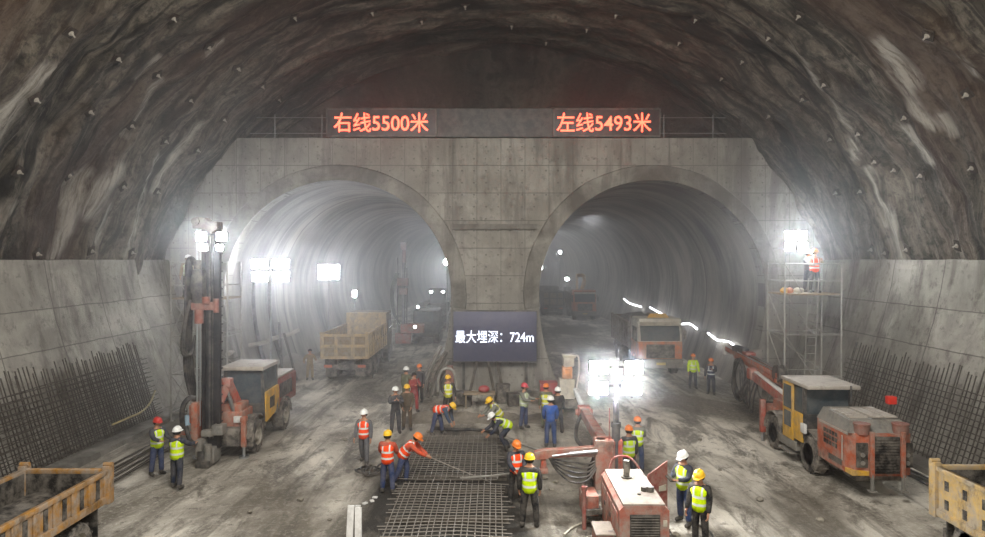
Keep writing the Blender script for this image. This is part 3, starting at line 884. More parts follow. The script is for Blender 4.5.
r_ = W(344, 0, 35.4)
dump_truck('dusty beige dump truck showing its tailgate at the left tunnel mouth', (-8.08, 35.45 + 8.4, 0), PI, mat('cab_dull', '#6a5a48', .75, 0, .2, .45), BEIGE, 1.3, 2.66, 3.3, 8.4)
dump_truck('orange dump truck with a yellow roof sign facing out of the right tunnel mouth', (W(661, 0, 37.2).x, 37.3, 0), .0, TRORANGE, mat('bed_dull', '#5a4c3c', .8, 0, .25, .4), 1.3, 2.9, 3.25, 8.4, load=.55, sign=True, cabtop=CREAM)
dump_truck('smaller looking far orange dump truck deep in the right tunnel', (W(585, 0, 72).x, 72, 0), 0, TRORANGE, mat('bed_dull', '#5a4c3c'), 1.3, 2.9, 3.3, 8.4)
dump_truck('dark dump truck parked tail first deep in the right tunnel beside the far orange truck', (W(555, 0, 78).x - .2, 78 + 8.4, 0), PI, MUDBODY, mat('bed_dark', '#35312c', .8, 0, .25, .35), 1.2, 2.9, 3.2, 8.4)

# ---------------- small tipper trucks in the near corners, tail towards the tunnels
def tipper(label, xc, yr, top, low, bedm, rows, w=1.9, L=6.2):
    t = thing('tipper_truck', label, 'truck', (xc, yr, 0))
    hw = w / 2; y1, y0 = yr, yr - 4.2; P = lambda *a: MB().b2(*a)
    mb = MB(); mb.b2(xc - hw, xc + hw, y0, y1, low - .06, low + .04)
    mb.build('bed_floor', MUDBODY, t)
    for sx in (-1, 1):
        x = xc + sx * hw; mb = MB(); h = top - low
        mb.b2(x, x - sx * .05, y0, y1, low, top)
        mb.b2(x + sx * .05, x - sx * .06, y0, y1, top - .1, top, .015)
        mb.b2(x + sx * .05, x - sx * .03, y0, y1, low - .06, low + .1, .015)
        n = 7
        for k in range(n + 1):
            y = y1 - .12 - (y1 - y0 - .24) * k / n
            if rows == 1: mb.b2(x + sx * .035, x, y - .09, y + .09, low, top - .05, .01)
        side = mb.build('bed_side', bedm, t)
        for k in range(n):
            y = y1 - .12 - (y1 - y0 - .24) * (k + .5) / n
            for za, zb in (((low + .12, top - .14),) if rows == 1 else ((low + h * .16, low + h * .36), (low + h * .56, low + h * .76))):
                mb = MB(); mb.b2(x + sx * .016, x - sx * .01, y - .06, y + .06, za, zb); mb.build('side_recess', MUDBODY, side)
    mb = MB(); mb.b2(xc - hw, xc + hw, y1 - .05, y1 + .02, low, top - .02); mb.b2(xc - hw, xc + hw, y1 - .08, y1 + .05, top - .1, top, .02)
    for k in range(4): mb.b2(xc - hw + .1 + k * .56, xc - hw + .22 + k * .56, y1 + .01, y1 + .08, low, top - .05)
    mb.build('tailgate', bedm, t)
    mb = MB(); mb.b2(xc - hw + .05, xc + hw - .05, y1 - .075, y1 - .052, low + .04, top - .08); mb.build('tailgate_lining', MUDBODY, t)
    mb = MB()
    for sx in (-1, 1): mb.b2(xc + sx * (hw - .055), xc + sx * (hw - .075), y0 + .05, y1 - .08, low + .04, top - .08)
    mb.b2(xc - hw + .06, xc + hw - .06, y0 + .04, y0 + .06, low, top); mb.build('bed_lining', MUDBODY, t)
    for sx in (-1, 1):
        x = xc + sx * hw; mb = MB(); mb.b2(x - sx * .08, x + sx * .08, y1 - .12, y1 + .1, low - .1, top + .08, .02)
        mb.cyl((x - .1, y1, top + .1), (x + .1, y1, top + .1), .05, n=8); mb.build('corner_post', bedm, t)
    mb = MB(); mb.b2(xc - hw, xc + hw, y0 - .06, y0, low, top + .3); mb.build('headboard', bedm, t)
    # heap of dark spoil inside
    vs, fs = [], []
    for j in range(15):
        for i in range(8):
            X = xc - hw + .09 + (w - .18) * i / 7; Y = y0 + .1 + (4.0) * j / 14
            vs.append(Vector((X, Y, low + .12 + .1 * noise.noise(Vector((X * 2, Y * 1.4, 1))) + .25 * max(0, 1 - j / 7))))
    for j in range(14):
        for i in range(7): k = j * 8 + i; fs.append((k, k + 1, k + 9, k + 8))
    mb = MB(); mb._add(vs, fs); mb.build('spoil', MUDBODY, t)
    mb = MB()
    for sx in (-.35, .35): mb.b2(xc + sx - .05, xc + sx + .05, yr - L, yr - .2, low - .35, low - .12)
    for y in (yr - .5, yr - 1.8, yr - 3.6): mb.b2(xc - .45, xc + .45, y - .05, y + .05, low - .33, low - .14)
    mb.b2(xc - hw + .05, xc + hw - .05, yr - .3, yr - .2, low - .5, low - .3)
    mb.build('chassis', CHASSIS, t)
    for sx in (-1, 1):
        wheel(t, (xc + sx * (hw - .2), yr - 1.0, .5), .5, .34, sx); wheel(t, (xc + sx * (hw - .2), yr - 5.2, .5), .5, .34, sx)
        mb = MB(); mb.b2(xc + sx * (hw - .02), xc + sx * (hw - .4), yr - .38, yr - .35, .2, low - .1); mb.build('mud_flap', BLACK, t)
    mb = MB(); mb.prism([(yr - 4.5, .75), (yr - 4.5, 2.35), (yr - 5.9, 2.35), (yr - 6.25, 1.5), (yr - 6.3, .75)], 'X', xc - hw + .05, xc + hw - .05); mb.build('cab', TRUCKY, t, smooth=False)
    mb = MB(); mb.hexa([(xc - .75, yr - 6.22, 1.55), (xc + .75, yr - 6.22, 1.55), (xc + .7, yr - 5.93, 2.25), (xc - .7, yr - 5.93, 2.25), (xc - .75, yr - 6.26, 1.55), (xc + .75, yr - 6.26, 1.55), (xc + .7, yr - 5.97, 2.25), (xc - .7, yr - 5.97, 2.25)]); mb.build('windscreen', GLASS, t)
    return t
tipper('yellow tipper truck with an empty black bed in the near left corner', -9.74, 15.0, 1.86, 1.18, TRUCKY, 1)
tipper('pale yellow tipper truck with two rows of side recesses in the near right corner', 10.97, 15.0, 1.95, .9, TRUCKP, 2, w=1.95)

# ---------------- tall drill rig on the left
t = RIG = thing('drill_rig', 'orange wheeled drill rig with a tall black upright mast and bright lamps on the left', 'drill rig', (-9.1, 23.5, 0))
mb = MB(); mb.b2(-9.85, -8.45, 22.1, 27.3, .5, .95, .05); mb.b2(-9.6, -8.5, 21.9, 22.6, .4, 1.0, .05); mb.build('chassis', CHASSIS, t)
for sx, x in ((1, -8.35), (-1, -9.95)):
    for y, r in ((22.75, .56), (25.75, .56)): wheel(t, (x, y, r), r, .4, sx)
    for y in (22.75, 25.75):
        mb = MB(); arc = [(y + math.cos(PI * k / 8) * .68, .58 + math.sin(PI * k / 8) * .68) for k in range(9)]
        for p, q in zip(arc[:-1], arc[1:]):
            mb.hexa([(x - .22, p[0], p[1]), (x + .22, p[0], p[1]), (x + .22, q[0], q[1]), (x - .22, q[0], q[1]), (x - .22, p[0], p[1] + .04), (x + .22, p[0], p[1] + .04), (x + .22, q[0], q[1] + .04), (x - .22, q[0], q[1] + .04)])
        mb.build('mudguard', CHASSIS, t, smooth=False)
# cab
mb = MB()
cx0, cx1, cy0, cy1 = -9.55, -8.17, 23.3, 24.75
for x in (cx0, cx1):
    for y in (cy0, cy1): mb.beam((x, y, .95), (x + (.05 if x < -9 else -.05), y, 2.72), .09, .09)
mb.b2(cx0, cx1, cy0, cy1, .9, 1.25, .03); mb.b2(cx0, cx1, cy0, cy0 + .06, 1.25, 1.55); mb.b2(cx0, cx1, cy1 - .06, cy1, 1.25, 1.8)
mb.build('cab_frame', DARKSTEEL, t)
mb = MB(); mb.b2(cx0 - .08, cx1 + .06, cy0 - .2, cy1 + .1, 2.72, 2.86, .04); mb.build('cab_roof', DUSTROOF, t)
for a in ((cx0 + .06, cx1 - .06, cy0 + .01, cy0 + .03, 1.55, 2.7), (cx0 + .06, cx1 - .06, cy1 - .03, cy1 - .01, 1.8, 2.7), (cx0 + .01, cx0 + .03, cy0 + .06, cy1 - .06, 1.3, 2.7), (cx1 - .03, cx1 - .01, cy0 + .06, cy1 - .06, 1.7, 2.7)):
    mb = MB(); mb.b2(*a); mb.build('cab_window', GLASS, t)
mb = MB(); mb.b2(-9.1, -8.6, 23.9, 24.35, 1.2, 1.6, .06); mb.b2(-9.1, -8.6, 24.25, 24.4, 1.6, 2.1, .06); mb.build('driver_seat', BLACK, t)
mb = MB(); mb.prism([(23.45, 1.9), (24.75, 1.95), (24.85, 1.7), (24.45, 1.0), (23.5, .85), (23.4, 1.2)], 'X', cx1 - .01, cx1 + .05); yp = mb.build('side_panel', YELLOW, t, smooth=False)
mb = MB(); mb.b2(cx1 + .045, cx1 + .06, 23.8, 24.3, 1.25, 1.65); mb.build('panel_vent', BLACK, yp)
# engine housing
mb = MB(); mb.b2(-9.85, -8.25, 24.95, 27.4, 1.0, 2.05, .06); mb.build('engine_housing', REDP, t)
mb = MB(); mb.b2(-9.8, -8.3, 24.95, 27.3, 2.05, 2.13, .03); mb.b2(-9.3, -8.7, 25.5, 26.3, 2.12, 2.2, .02); mb.build('housing_top', DUSTROOF, t)
mb = MB()
for k in range(7): mb.b2(-8.26, -8.22, 25.3 + k * .22, 25.42 + k * .22, 1.3, 1.85)
mb.build('louvre', BLACK, t)
mb = MB(); mb.b2(-8.7, -8.2, 24.95, 25.1, .95, 1.6, .03); mb.build('step_box', YELLOW, t)
# front frame, jacks
for x in (-8.4, -9.95):
    mb = MB(); mb.b2(x - .08, x + .08, 22.0, 22.16, .35, 1.35, .02); mb.b2(x - .1, x + .1, 21.98, 22.18, 1.2, 1.36, .02); j = mb.build('jack', ORANGE, t)
    mb = MB(); mb.cyl((x, 22.08, 0.02), (x, 22.08, .4), .05); mb.cyl((x, 22.08, -.02), (x, 22.08, .05), .16, n=14); mb.build('jack_foot', CHROME, j)
mb = MB(); mb.b2(-9.5, -8.5, 22.2, 23.2, .9, 1.5, .06); mb.box((-8.9, 22.6, 1.6), (.7, .7, .3), .05); mb.build('front_frame', ORANGE, t)
mb = MB(); mb.box((-8.62, 22.15, 1.25), (.3, .06, .22), .02); mb.build('notice_plate', WHITEP, t)
# boom arms
MX, MY = -9.38, 21.55
mb = MB(); mb.beam((-8.85, 22.9, 1.35), (-8.98, 22.1, 2.5), .26, .32, .04); mb.beam((-8.98, 22.1, 2.45), (-9.22, 21.85, 1.75), .22, .28, .04)
mb.box((-8.98, 22.1, 2.5), (.36, .3, .3), .06); mb.build('boom', ORRED, t)
mb = MB(); mb.beam((-9.65, 22.9, 1.2), (-9.62, 22.0, 2.2), .2, .26, .04); mb.beam((-9.62, 22.0, 2.2), (-9.55, 21.8, 3.2), .18, .2, .03); mb.build('boom', ORANGE, t)
mb = MB(); mb.cyl((-8.75, 22.5, 1.0), (-8.9, 22.1, 2.0), .07); mb.cyl((-8.9, 22.1, 2.0), (-8.95, 22.05, 2.35), .04); mb.build('lift_cylinder', CHROME, t)
# mast
mb = MB()
mb.b2(MX - .05, MX + .36, MY - .05, MY + .22, .5, 7.6)
for x in (MX - .09, MX + .40): mb.b2(x - .045, x + .045, MY - .14, MY + .0, .5, 7.7, .01)
for k in range(24): mb.b2(MX - .09, MX + .4, MY + .1, MY + .24, .7 + k * .29, .74 + k * .29)
mb.build('mast', mat('mast_black', '#17161a', .6, .2, .2, .06), t)
mb = MB(); mb.b2(MX + .07, MX + .13, MY - .09, MY - .05, .8, 7.4); mb.b2(MX + .19, MX + .21, MY - .09, MY - .05, .8, 7.4); mb.build('guide_rail', DARKSTEEL, t)
mb = MB(); mb.cyl((MX - .30, MY - .1, .3), (MX - .30, MY - .1, 7.75), .035, n=8); mb.cyl((MX - .2, MY - .1, 1.2), (MX - .2, MY - .1, 7.6), .02, n=8); mb.build('drill_rod', CHROME, t)
mb = MB(); mb.prism([(MX - .38, 7.62), (MX - .4, 7.85), (MX - .25, 8.0), (MX - .05, 7.98), (MX + .12, 7.86), (MX + .4, 7.84), (MX + .42, 7.62), (MX + .2, 7.45), (MX, 7.6)], 'Y', MY - .25, MY + .2)
mb.cyl((MX - .28, MY - .3, 7.85), (MX - .28, MY + .25, 7.85), .13); mb.cyl((MX + .3, MY - .28, 7.72), (MX + .3, MY + .22, 7.72), .1); mb.build('crown_block', mat('rust_brown', '#3c2a20', .9, .1, .3, .35), t)
# rotary head on the mast
mb = MB(); mb.b2(MX - .36, MX - .02, MY - .35, MY + .1, 5.2, 6.3, .06); mb.cyl((MX - .19, MY - .3, 6.3), (MX - .19, MY - .3, 6.6), .12); mb.b2(MX - .48, MX - .3, MY - .2, MY + .1, 5.5, 6.1, .05); mb.build('rotary_head', DARKSTEEL, t)
mb = MB(); mb.b2(MX - .42, MX + .4, MY - .32, MY - .02, 4.98, 5.24, .05); mb.cyl((MX + .1, MY - .36, 5.2), (MX + .1, MY - .36, 5.42), .12); mb.cyl((MX + .38, MY - .25, 4.9), (MX + .38, MY - .25, 5.35), .09); mb.cyl((MX - .19, MY - .2, 4.55), (MX - .19, MY - .2, 5.0), .14); mb.build('rotary_head', mat('rust_red', '#7a4a3e', .7, .1, .3, .25), t)
# lamps on the mast
for px, py, s in ((201, 236.5, .3), (221.5, 236.5, .3), (203, 247, .24), (219.5, 247.5, .2)):
    p = W(px, py, MY - .32); flood(t, p, s, s * .85, LENS_MAST, name='work_lamp')
# hoses
def hx(px, py, y=MY - .1): return W(px, py, y)
for k in range(5):
    o = k * .065
    hose(t, [hx(199 - k * .3, 300, MY + .05 + o), hx(197, 270, MY + .05 + o), hx(194 - k * .6, 259 + k, MY + o), hx(188 + k * .5, 259 + k, MY + o), hx(186 + k * 1.4, 272, MY + o), hx(185.5 + k * 1.5, 310, MY + o), hx(184.5 + k * 1.6, 340, MY + o), hx(185 + k * 2, 372, MY + o), hx(190 + k * 1.5, 395, MY + .1 + o)], .045)
for k in range(3):
    hose(t, [hx(190 + k, 300, MY - .2), hx(185 + k, 320, MY - .25), hx(181 + k * 2, 345, MY - .25), hx(184 + k * 2, 356 - k, MY - .2), hx(191 + k, 352, MY - .1), hx(195, 335, MY)], .032)
hose(t, [hx(196, 400, MY), hx(190, 398, MY - .2), hx(184, 404, MY - .3), hx(182, 415, MY - .3), hx(183, 428, MY - .2)], .08, 'dust_hose')
hose(t, [hx(186, 426, MY - .5), hx(190, 440, MY - .6), hx(197, 444, MY - .5)], .07, 'dust_hose')
hose(t, [hx(204, 330, MY), hx(212, 380, MY + .3), hx(220, 410, MY + .6), hx(226, 430, MY + .9)], .03)
# mast foot and clamps
mb = MB(); mb.b2(MX - .1, MX + .36, MY - .35, MY + .2, .05, .55, .05); mb.b2(MX - .2, MX + .02, MY - .5, MY, .25, .85, .06); mb.cyl((MX + .2, MY - .45, .1), (MX + .2, MY - .45, .7), .12); mb.build('foot_clamp', GREYM, t)
mb = MB(); mb.b2(MX + .25, MX + .62, MY - .35, MY + .05, .95, 1.28, .05); mb.b2(MX - .1, MX + .3, MY - .3, MY + .1, .9, 1.1, .03); mb.b2(MX - .75, MX - .3, MY - .2, MY + .1, 1.05, 1.25, .04); mb.build('rod_clamp', GREYM, t)
mb = MB(); mb.b2(MX - .42, MX - .22, MY - .3, MY + .1, .6, 2.0, .04); mb.b2(MX - .55, MX - .35, MY - .15, MY + .1, 1.3, 1.9, .04); mb.b2(MX - .9, MX - .5, MY - .1, MY + .2, .9, 1.05, .03); mb.build('rod_rack', ORANGE, t)
mb = MB(); mb.cyl((MX - .62, MY - .1, 1.1), (MX - .62, MY - .1, 1.55), .1); mb.build('air_filter', mat('pale_blue', '#8aa4b4', .5, 0, .1, .2), t)
mb = MB(); mb.b2(MX - .15, MX + .3, MY - .6, MY - .2, -.02, .2, .04); mb.cyl((MX + .02, MY - .45, 0), (MX + .02, MY - .45, .5), .15); mb.build('drill_foot', DARKSTEEL, t)

# ---------------- drilling jumbo on the right
t = thing('drilling_jumbo', 'orange drilling jumbo with a yellow cab side parked along the right wall', 'drill rig', (10.5, 20.5, 0))
ax0, ax1 = 9.72, 11.48
mb = MB()
mb.prism([(ax0, 19.9), (ax0, 18.35), (ax0 + .12, 18.05), (ax0 + .45, 17.95), (ax1 - .45, 17.95), (ax1 - .12, 18.05), (ax1, 18.35), (ax1, 19.9)], 'Z', .72, 1.85); mb.build('engine_housing', ORANGE, t, smooth=False)
mb = MB(); mb.b2(ax0 + .52, ax1 - .5, 17.88, 17.96, .8, 1.8, .02)
for k in range(12): mb.b2(ax0 + .56, ax1 - .54, 17.86, 17.89, .86 + k * .078, .9 + k * .078)
mb.build('radiator_grille', MUDBODY, t)
for x in (ax0 + .27, ax1 - .27):
    mb = MB(); mb.b2(x - .15, x + .15, 17.93, 18.0, .95, 1.62, .02); p = mb.build('lamp_panel', MUDBODY, t)
    for z in (1.08, 1.3):
        mb = MB(); mb.cyl((x, 17.9, z), (x, 17.95, z), .06); mb.build('rear_lamp', GREYM, p)
for x in (ax0 + .48, ax1 - .44):
    mb = MB(); mb.b2(x - .05, x + .05, 17.8, 17.9, .72, 1.95, .01); mb.build('rear_post', ORANGE, t)
    mb = MB(); mb.b2(x - .035, x + .035, 17.8, 17.88, .36, .8, .01); mb.b2(x - .09, x + .09, 17.75, 17.93, .33, .37); mb.build('rear_leg', GREYM, t)
mb = MB(); mb.hexa([(ax0, 18.1, 1.85), (ax1, 18.1, 1.85), (ax1, 19.95, 1.85), (ax0, 19.95, 1.85), (ax0 + .15, 18.4, 2.14), (ax1 - .15, 18.4, 2.14), (ax1 - .15, 19.85, 2.2), (ax0 + .15, 19.85, 2.2)]); mb.build('bonnet', GREYM, t, smooth=False)
mb = MB()
for k in range(6): mb.b2(ax0 + .25, ax0 + .75, 18.55 + k * .2, 18.65 + k * .2, 2.15, 2.21)
mb.b2(ax0 + .85, ax1 - .6, 18.5, 19.7, 2.16, 2.22, .02); mb.b2(ax1 - .55, ax1 - .2, 18.5, 19.7, 2.16, 2.22, .02); mb.build('bonnet_panel', DUSTROOF, t)
for x in (ax0 + .35, ax1 - .35):
    mb = MB(); mb.cyl((x, 18.12, 1.84), (x, 18.12, 2.1), .2, .2, 18); mb.cyl((x, 18.12, 2.08), (x, 18.12, 2.12), .22, .22, 18); mb.build('air_intake', mat('rust_red', '#7a4a3e'), t)
mb = MB()
for k in range(5): 
    for j in range(3): mb.b2(ax0 - .02, ax0 + .01, 18.75 + k * .16, 18.85 + k * .16, 1.25 + j * .16, 1.36 + j * .16)
mb.b2(ax0 - .02, ax0 + .01, 18.5, 19.2, .85, 1.0); mb.build('side_vent', MUDBODY, t)
mb = MB(); mb.b2(ax0 - .015, ax0 + .01, 18.45, 18.5, 1.0, 1.7); mb.b2(ax0 - .015, ax0 + .01, 18.2, 19.8, 1.78, 1.84); mb.build('side_stripe', DUSTROOF, t)
mb = MB(); mb.b2(ax0 - .012, ax0 + .45, 17.93, 18.3, .74, .86); mb.build('hazard_strip', YELLOW, t)
mb = MB(); mb.b2(9.95, 11.3, 18.2, 24.0, .5, .95, .05); mb.build('chassis', CHASSIS, t)
for x, sx in ((9.93, -1), (11.27, 1)):
    for y in (20.5, 23.1): wheel(t, (x, y, .58), .58, .42, sx)
    for y in (20.5, 23.1):
        mb = MB(); arc = [(y + math.cos(PI * k / 8) * .7, .6 + math.sin(PI * k / 8) * .7) for k in range(9)]
        for p, q in zip(arc[:-1], arc[1:]):
            mb.hexa([(x - .24, p[0], p[1]), (x + .24, p[0], p[1]), (x + .24, q[0], q[1]), (x - .24, q[0], q[1]), (x - .24, p[0], p[1] + .04), (x + .24, p[0], p[1] + .04), (x + .24, q[0], q[1] + .04), (x - .24, q[0], q[1] + .04)])
        mb.build('mudguard', CHASSIS, t, smooth=False)
cx0, cx1, cy0, cy1 = 9.68, 11.2, 20.75, 22.15
mb = MB()
for x in (cx0 + .05, cx1 - .05):
    for y in (cy0, cy1): mb.b2(x - .05, x + .05, y - .05, y + .05, 1.0, 2.6)
mb.b2(cx0, cx1, cy0, cy1, .95, 1.25, .03); mb.b2(cx0, cx1, cy0 - .03, cy0 + .03, 1.25, 1.75); mb.build('cab_frame', DARKSTEEL, t)
mb = MB(); mb.b2(cx0 - .06, cx1 + .06, cy0 - .45, cy1 + .1, 2.6, 2.72, .04); mb.build('cab_roof', DUSTROOF, t)
for a in ((cx0 + .1, cx1 - .1, cy0 - .01, cy0 + .01, 1.75, 2.6), (cx0 + .1, cx1 - .1, cy1 - .01, cy1 + .01, 1.3, 2.6), (cx1 - .04, cx1 - .02, cy0 + .05, cy1 - .05, 1.3, 2.6), (cx0 + .04, cx0 + .06, cy0 + .1, cy1 - .1, 1.7, 2.55)):
    mb = MB(); mb.b2(*a); mb.build('cab_window', GLASS, t)
mb = MB(); mb.b2(10.2, 10.7, 21.2, 21.65, 1.25, 1.6, .06); mb.b2(10.2, 10.7, 21.1, 21.22, 1.6, 2.15, .06); mb.build('driver_seat', BLACK, t)
mb = MB(); mb.b2(cx0 - .03, cx0 + .03, 20.75, 21.35, .85, 1.75, .02); mb.b2(cx0 - .03, cx0 + .03, 21.4, 22.15, .75, 2.6, .02); d = mb.build('cab_door', YELLOW, t)
mb = MB(); mb.b2(cx0 - .045, cx0 - .03, 21.5, 22.05, 1.75, 2.5); mb.b2(cx0 - .045, cx0 - .03, 21.52, 22.0, 1.15, 1.65); mb.build('door_glass', GLASS, d)
mb = MB(); mb.box((cx0 - .05, 20.6, 1.35), (.1, .3, .3), .04); mb.build('white_box', WHITEP, t)
mb = MB(); mb.b2(cx0 - .02, cx0 + .4, 21.2, 22.5, .45, .75, .03); mb.b2(cx0 - .1, cx0 + .3, 21.4, 22.3, .3, .36); mb.build('step', GREYM, t)
mb = MB(); mb.cyl((10.9, 20.2, 2.2), (10.9, 20.2, 2.75), .03, n=8); mb.build('exhaust', DARKSTEEL, t)
p = W(891, 400, 19.6)
mb = MB(); mb.cyl((p.x, 19.6, 2.1), (p.x, 19.6, p.z - .12), .025, n=8); b = mb.build('beacon_pole', DARKSTEEL, t)
mb = MB(); mb.box((p.x, 19.6, p.z), (.26, .2, .24), .04); mb.build('beacon', REDLAMP, b)
# front frame and booms
mb = MB(); mb.b2(9.95, 11.2, 23.6, 24.5, .6, 1.3, .06); mb.b2(10.1, 11.0, 22.3, 24.0, 1.0, 1.6, .06); mb.build('front_frame', ORANGE, t)
for xx in (9.81, 11.19):
    mb = MB(); mb.b2(xx - .09, xx + .09, 24.1, 24.28, .3, 1.5, .02); st = mb.build('stabiliser', ORRED, t)
    mb = MB(); mb.cyl((xx, 24.19, -.02), (xx, 24.19, .4), .06); mb.build('stabiliser_foot', CHROME, st)
mb = MB(); mb.beam((10.4, 23.2, 1.55), (10.45, 26.6, 1.95), .28, .34, .05); mb.box((10.45, 26.7, 2.0), (.4, .5, .45), .08); mb.beam((10.85, 23.4, 1.5), (10.95, 26.2, 1.8), .24, .3, .05); mb.build('boom', ORRED, t)
mb = MB(); mb.beam((10.38, 23.5, 1.78), (10.43, 26.3, 2.14), .2, .06, .02); mb.build('boom_cover', WHITEP, t)
mb = MB(); mb.cyl((10.6, 23.6, 1.1), (10.55, 25.2, 1.65), .07); mb.cyl((10.55, 25.2, 1.65), (10.5, 25.9, 1.85), .04); mb.build('lift_cylinder', CHROME, t)
fa, fb = Vector((10.5, 24.2, 2.35)), Vector((10.95, 31.0, 2.45))
fd = (fb - fa)
mb = MB(); mb.beam(fa, fb, .34, .2, .02); mb.beam(fa + Vector((-.12, 0, -.2)), fb + Vector((-.12, -1.2, -.2)), .12, .16, .02); mb.build('feed_beam', ORANGE, t)
mb = MB()
for ox in (-.12, .14): mb.beam(fa + Vector((ox, 0, .13)), fb + Vector((ox, 0, .13)), .06, .05)
mb.cyl(fa + Vector((.0, .6, .2)), fb + Vector((0, 0, .2)), .03, n=8); mb.build('feed_rail', CHROME, t)
mb = MB(); q = fa + fd * .72; mb.box(q + Vector((0, 0, .22)), (.3, 1.3, .28), .05); mb.build('rock_drill', mat('drill_blue_black', '#2a3340', .5, .2, .2, .3), t)
mb = MB(); mb.box(fa + fd * .55 + Vector((0, 0, .24)), (.42, .5, .14), .04); mb.build('cradle', REDP, t)
mb = MB(); mb.lathe([(.001, -.16), (.32, -.16), (.34, -.1), (.2, -.08), (.2, .08), (.34, .1), (.32, .16), (.001, .16)], fa + Vector((0, .15, .05)), 'X', 18); mb.build('hose_reel', BLACK, t)
mb = MB(); mb.box(fb + Vector((0, .1, -.05)), (.4, .3, .5), .06); mb.build('feed_foot', WHITEP, t)
for k in range(6):
    c = Vector((10.45 + .06 * k - .15, 28.0 + .09 * k, 1.5)); rr = .85 + .05 * math.sin(k * 2.2)
    hose(t, [c + Vector((0.03 * math.sin(3 * a + k), math.cos(a) * rr * .75, math.sin(a) * rr)) for a in [PI * .6 + 2 * PI * j / 16 * .95 for j in range(17)]], .035)
for k in range(5):
    y = 26.0 + k * .25; hose(t, [(10.4, y, 1.9), (10.25 - .05 * k, y + .1, 1.2), (10.3, y + .45, .5 + .08 * k), (10.4, y + .9, .9), (10.5, y + 1.3, 1.9)], .035)
for k in range(4): hose(t, [(10.5 + k * .08, 23.6, 1.6), (10.3 + k * .1, 24.6, 1.3 - .08 * k), (10.3, 25.6, 1.25), (10.45, 26.5, 1.9)], .03)

# ---------------- power pack rig with its booms at the bottom middle
t = PACK = thing('power_pack_rig', 'dusty red drilling power pack with long pinkish booms in the near middle', 'drill rig', (3.2, 15.2, 0))
x0, x1, y0, y1, zt = 2.64, 3.70, 14.0, 16.4, 1.4
mb = MB(); mb.prism([(x0, .25), (x0, zt - .12), (x0 + .1, zt - .02), (x1 - .1, zt - .02), (x1, zt - .12), (x1, .25)], 'Y', y0, y1); mb.build('housing', PINKRED, t, smooth=False)
mb = MB(); mb.b2(x0 + .08, x1 - .08, y0 + .02, y1, zt - .03, zt + .01, .01); mb.build('top_cover', mat('dusty_cover', '#7d7268', .85, 0, .2, .35, spec=.1), t)
mb = MB(); mb.b2(x0 + .22, x1 - .2, y0 - .03, y0 + .02, .45, 1.2, .01)
mb.build('grille_panel', BLACK, t)
mb = MB()
for k in range(13): mb.box(((x0 + x1) / 2 + .01, y0 - .04, .48 + k * .056), (x1 - x0 - .46, .02, .03), 0, (.4, 0, 0))
mb.build('grille_slats', mat('grille_grey', '#3a3938', .6, .2, .2, .3), t)
mb = MB(); mb.b2(x1 - .13, x1 - .05, y0 - .015, y0 + .01, .95, 1.08); mb.build('sticker', CREAM, t)
mb = MB(); mb.cyl((x0 + .5, 15.75, zt), (x0 + .5, 15.75, zt + .42), .075, n=12); mb.cyl((x0 + .5, 15.75, zt), (x0 + .5, 15.75, zt + .04), .13, n=12); mb.build('exhaust', CHASSIS, t)
mb = MB(); mb.cyl((x0 + .72, 14.85, zt), (x0 + .72, 14.85, zt + .1), .08); mb.cyl((x0 + .84, 14.8, zt), (x0 + .84, 14.8, zt + .12), .085); mb.cyl((x0 + .55, 14.6, zt), (x0 + .55, 14.6, zt + .04), .04); mb.build('filler_cap', BLACK, t)
mb = MB()
for k in range(3): mb.b2(x0 - .015, x0 + .01, 14.2 + k * .72, 14.8 + k * .72, .4, 1.15, .01)
sd = mb.build('side_door', PINKRED, t)
mb = MB(); mb.b2(x0 - .025, x0 - .01, 15.0, 15.12, .75, .85); mb.b2(x0 - .025, x0 - .01, 15.72, 15.84, .75, .85); mb.build('door_latch', BLACK, sd)
# opened door on the right
mb = MB(); mb.hexa([(3.70, 16.0, .35), (4.24, 16.23, .3), (4.24, 16.23, 1.66), (3.70, 16.0, 1.38), (3.70, 16.03, .35), (4.24, 16.26, .3), (4.24, 16.26, 1.66), (3.70, 16.03, 1.38)]); mb.build('open_door', REDP, t, smooth=False)
mb = MB(); mb.hexa([(4.0, 16.1, .95), (4.2, 16.185, .95), (4.2, 16.185, 1.1), (4.0, 16.1, 1.07), (4.0, 16.115, .95), (4.2, 16.2, .95), (4.2, 16.2, 1.1), (4.0, 16.115, 1.07)]); mb.build('door_sticker', CREAM, t)
# chassis, wheels, side boxes, jacks
mb = MB(); mb.b2(x0 + .1, x1 - .1, 13.9, 17.2, .3, .5, .03); mb.b2(2.35, 3.5, 16.4, 17.4, .3, .75, .05); mb.build('chassis', CHASSIS, t)
for x, sx in ((x0 + .05, -1), (x1 - .05, 1)):
    for y in (14.5, 16.6): wheel(t, (x + sx * .1, y, .33), .33, .24, sx)
mb = MB(); mb.b2(2.2, 2.6, 14.3, 15.0, .25, .62, .03); mb.build('side_box', PINKRED, t)
mb = MB(); mb.b2(2.15, 2.55, 16.2, 16.9, .3, .8, .04); mb.build('side_box', PINKRED, t)
mb = MB(); mb.b2(2.18, 2.62, 14.28, 15.02, .62, .66, .01); mb.build('side_box_lid', mat('dusty_cover', '#7d7268'), t)
for x, y, z in ((2.17, 16.05, 1.0), (3.95, 15.9, .6)):
    mb = MB(); mb.cyl((x, y, .06), (x, y, z), .055, n=12); mb.cyl((x, y, z), (x, y, z + .1), .075, n=12); j = mb.build('jack', REDP, t)
    mb = MB(); mb.cyl((x, y, -.02), (x, y, .06), .2, .17, 14); mb.build('jack_plate', CHASSIS, j)
mb = MB(); mb.beam((2.2, 16.05, .45), (2.7, 16.2, .45), .1, .12); mb.build('outrigger_arm', CHASSIS, t)
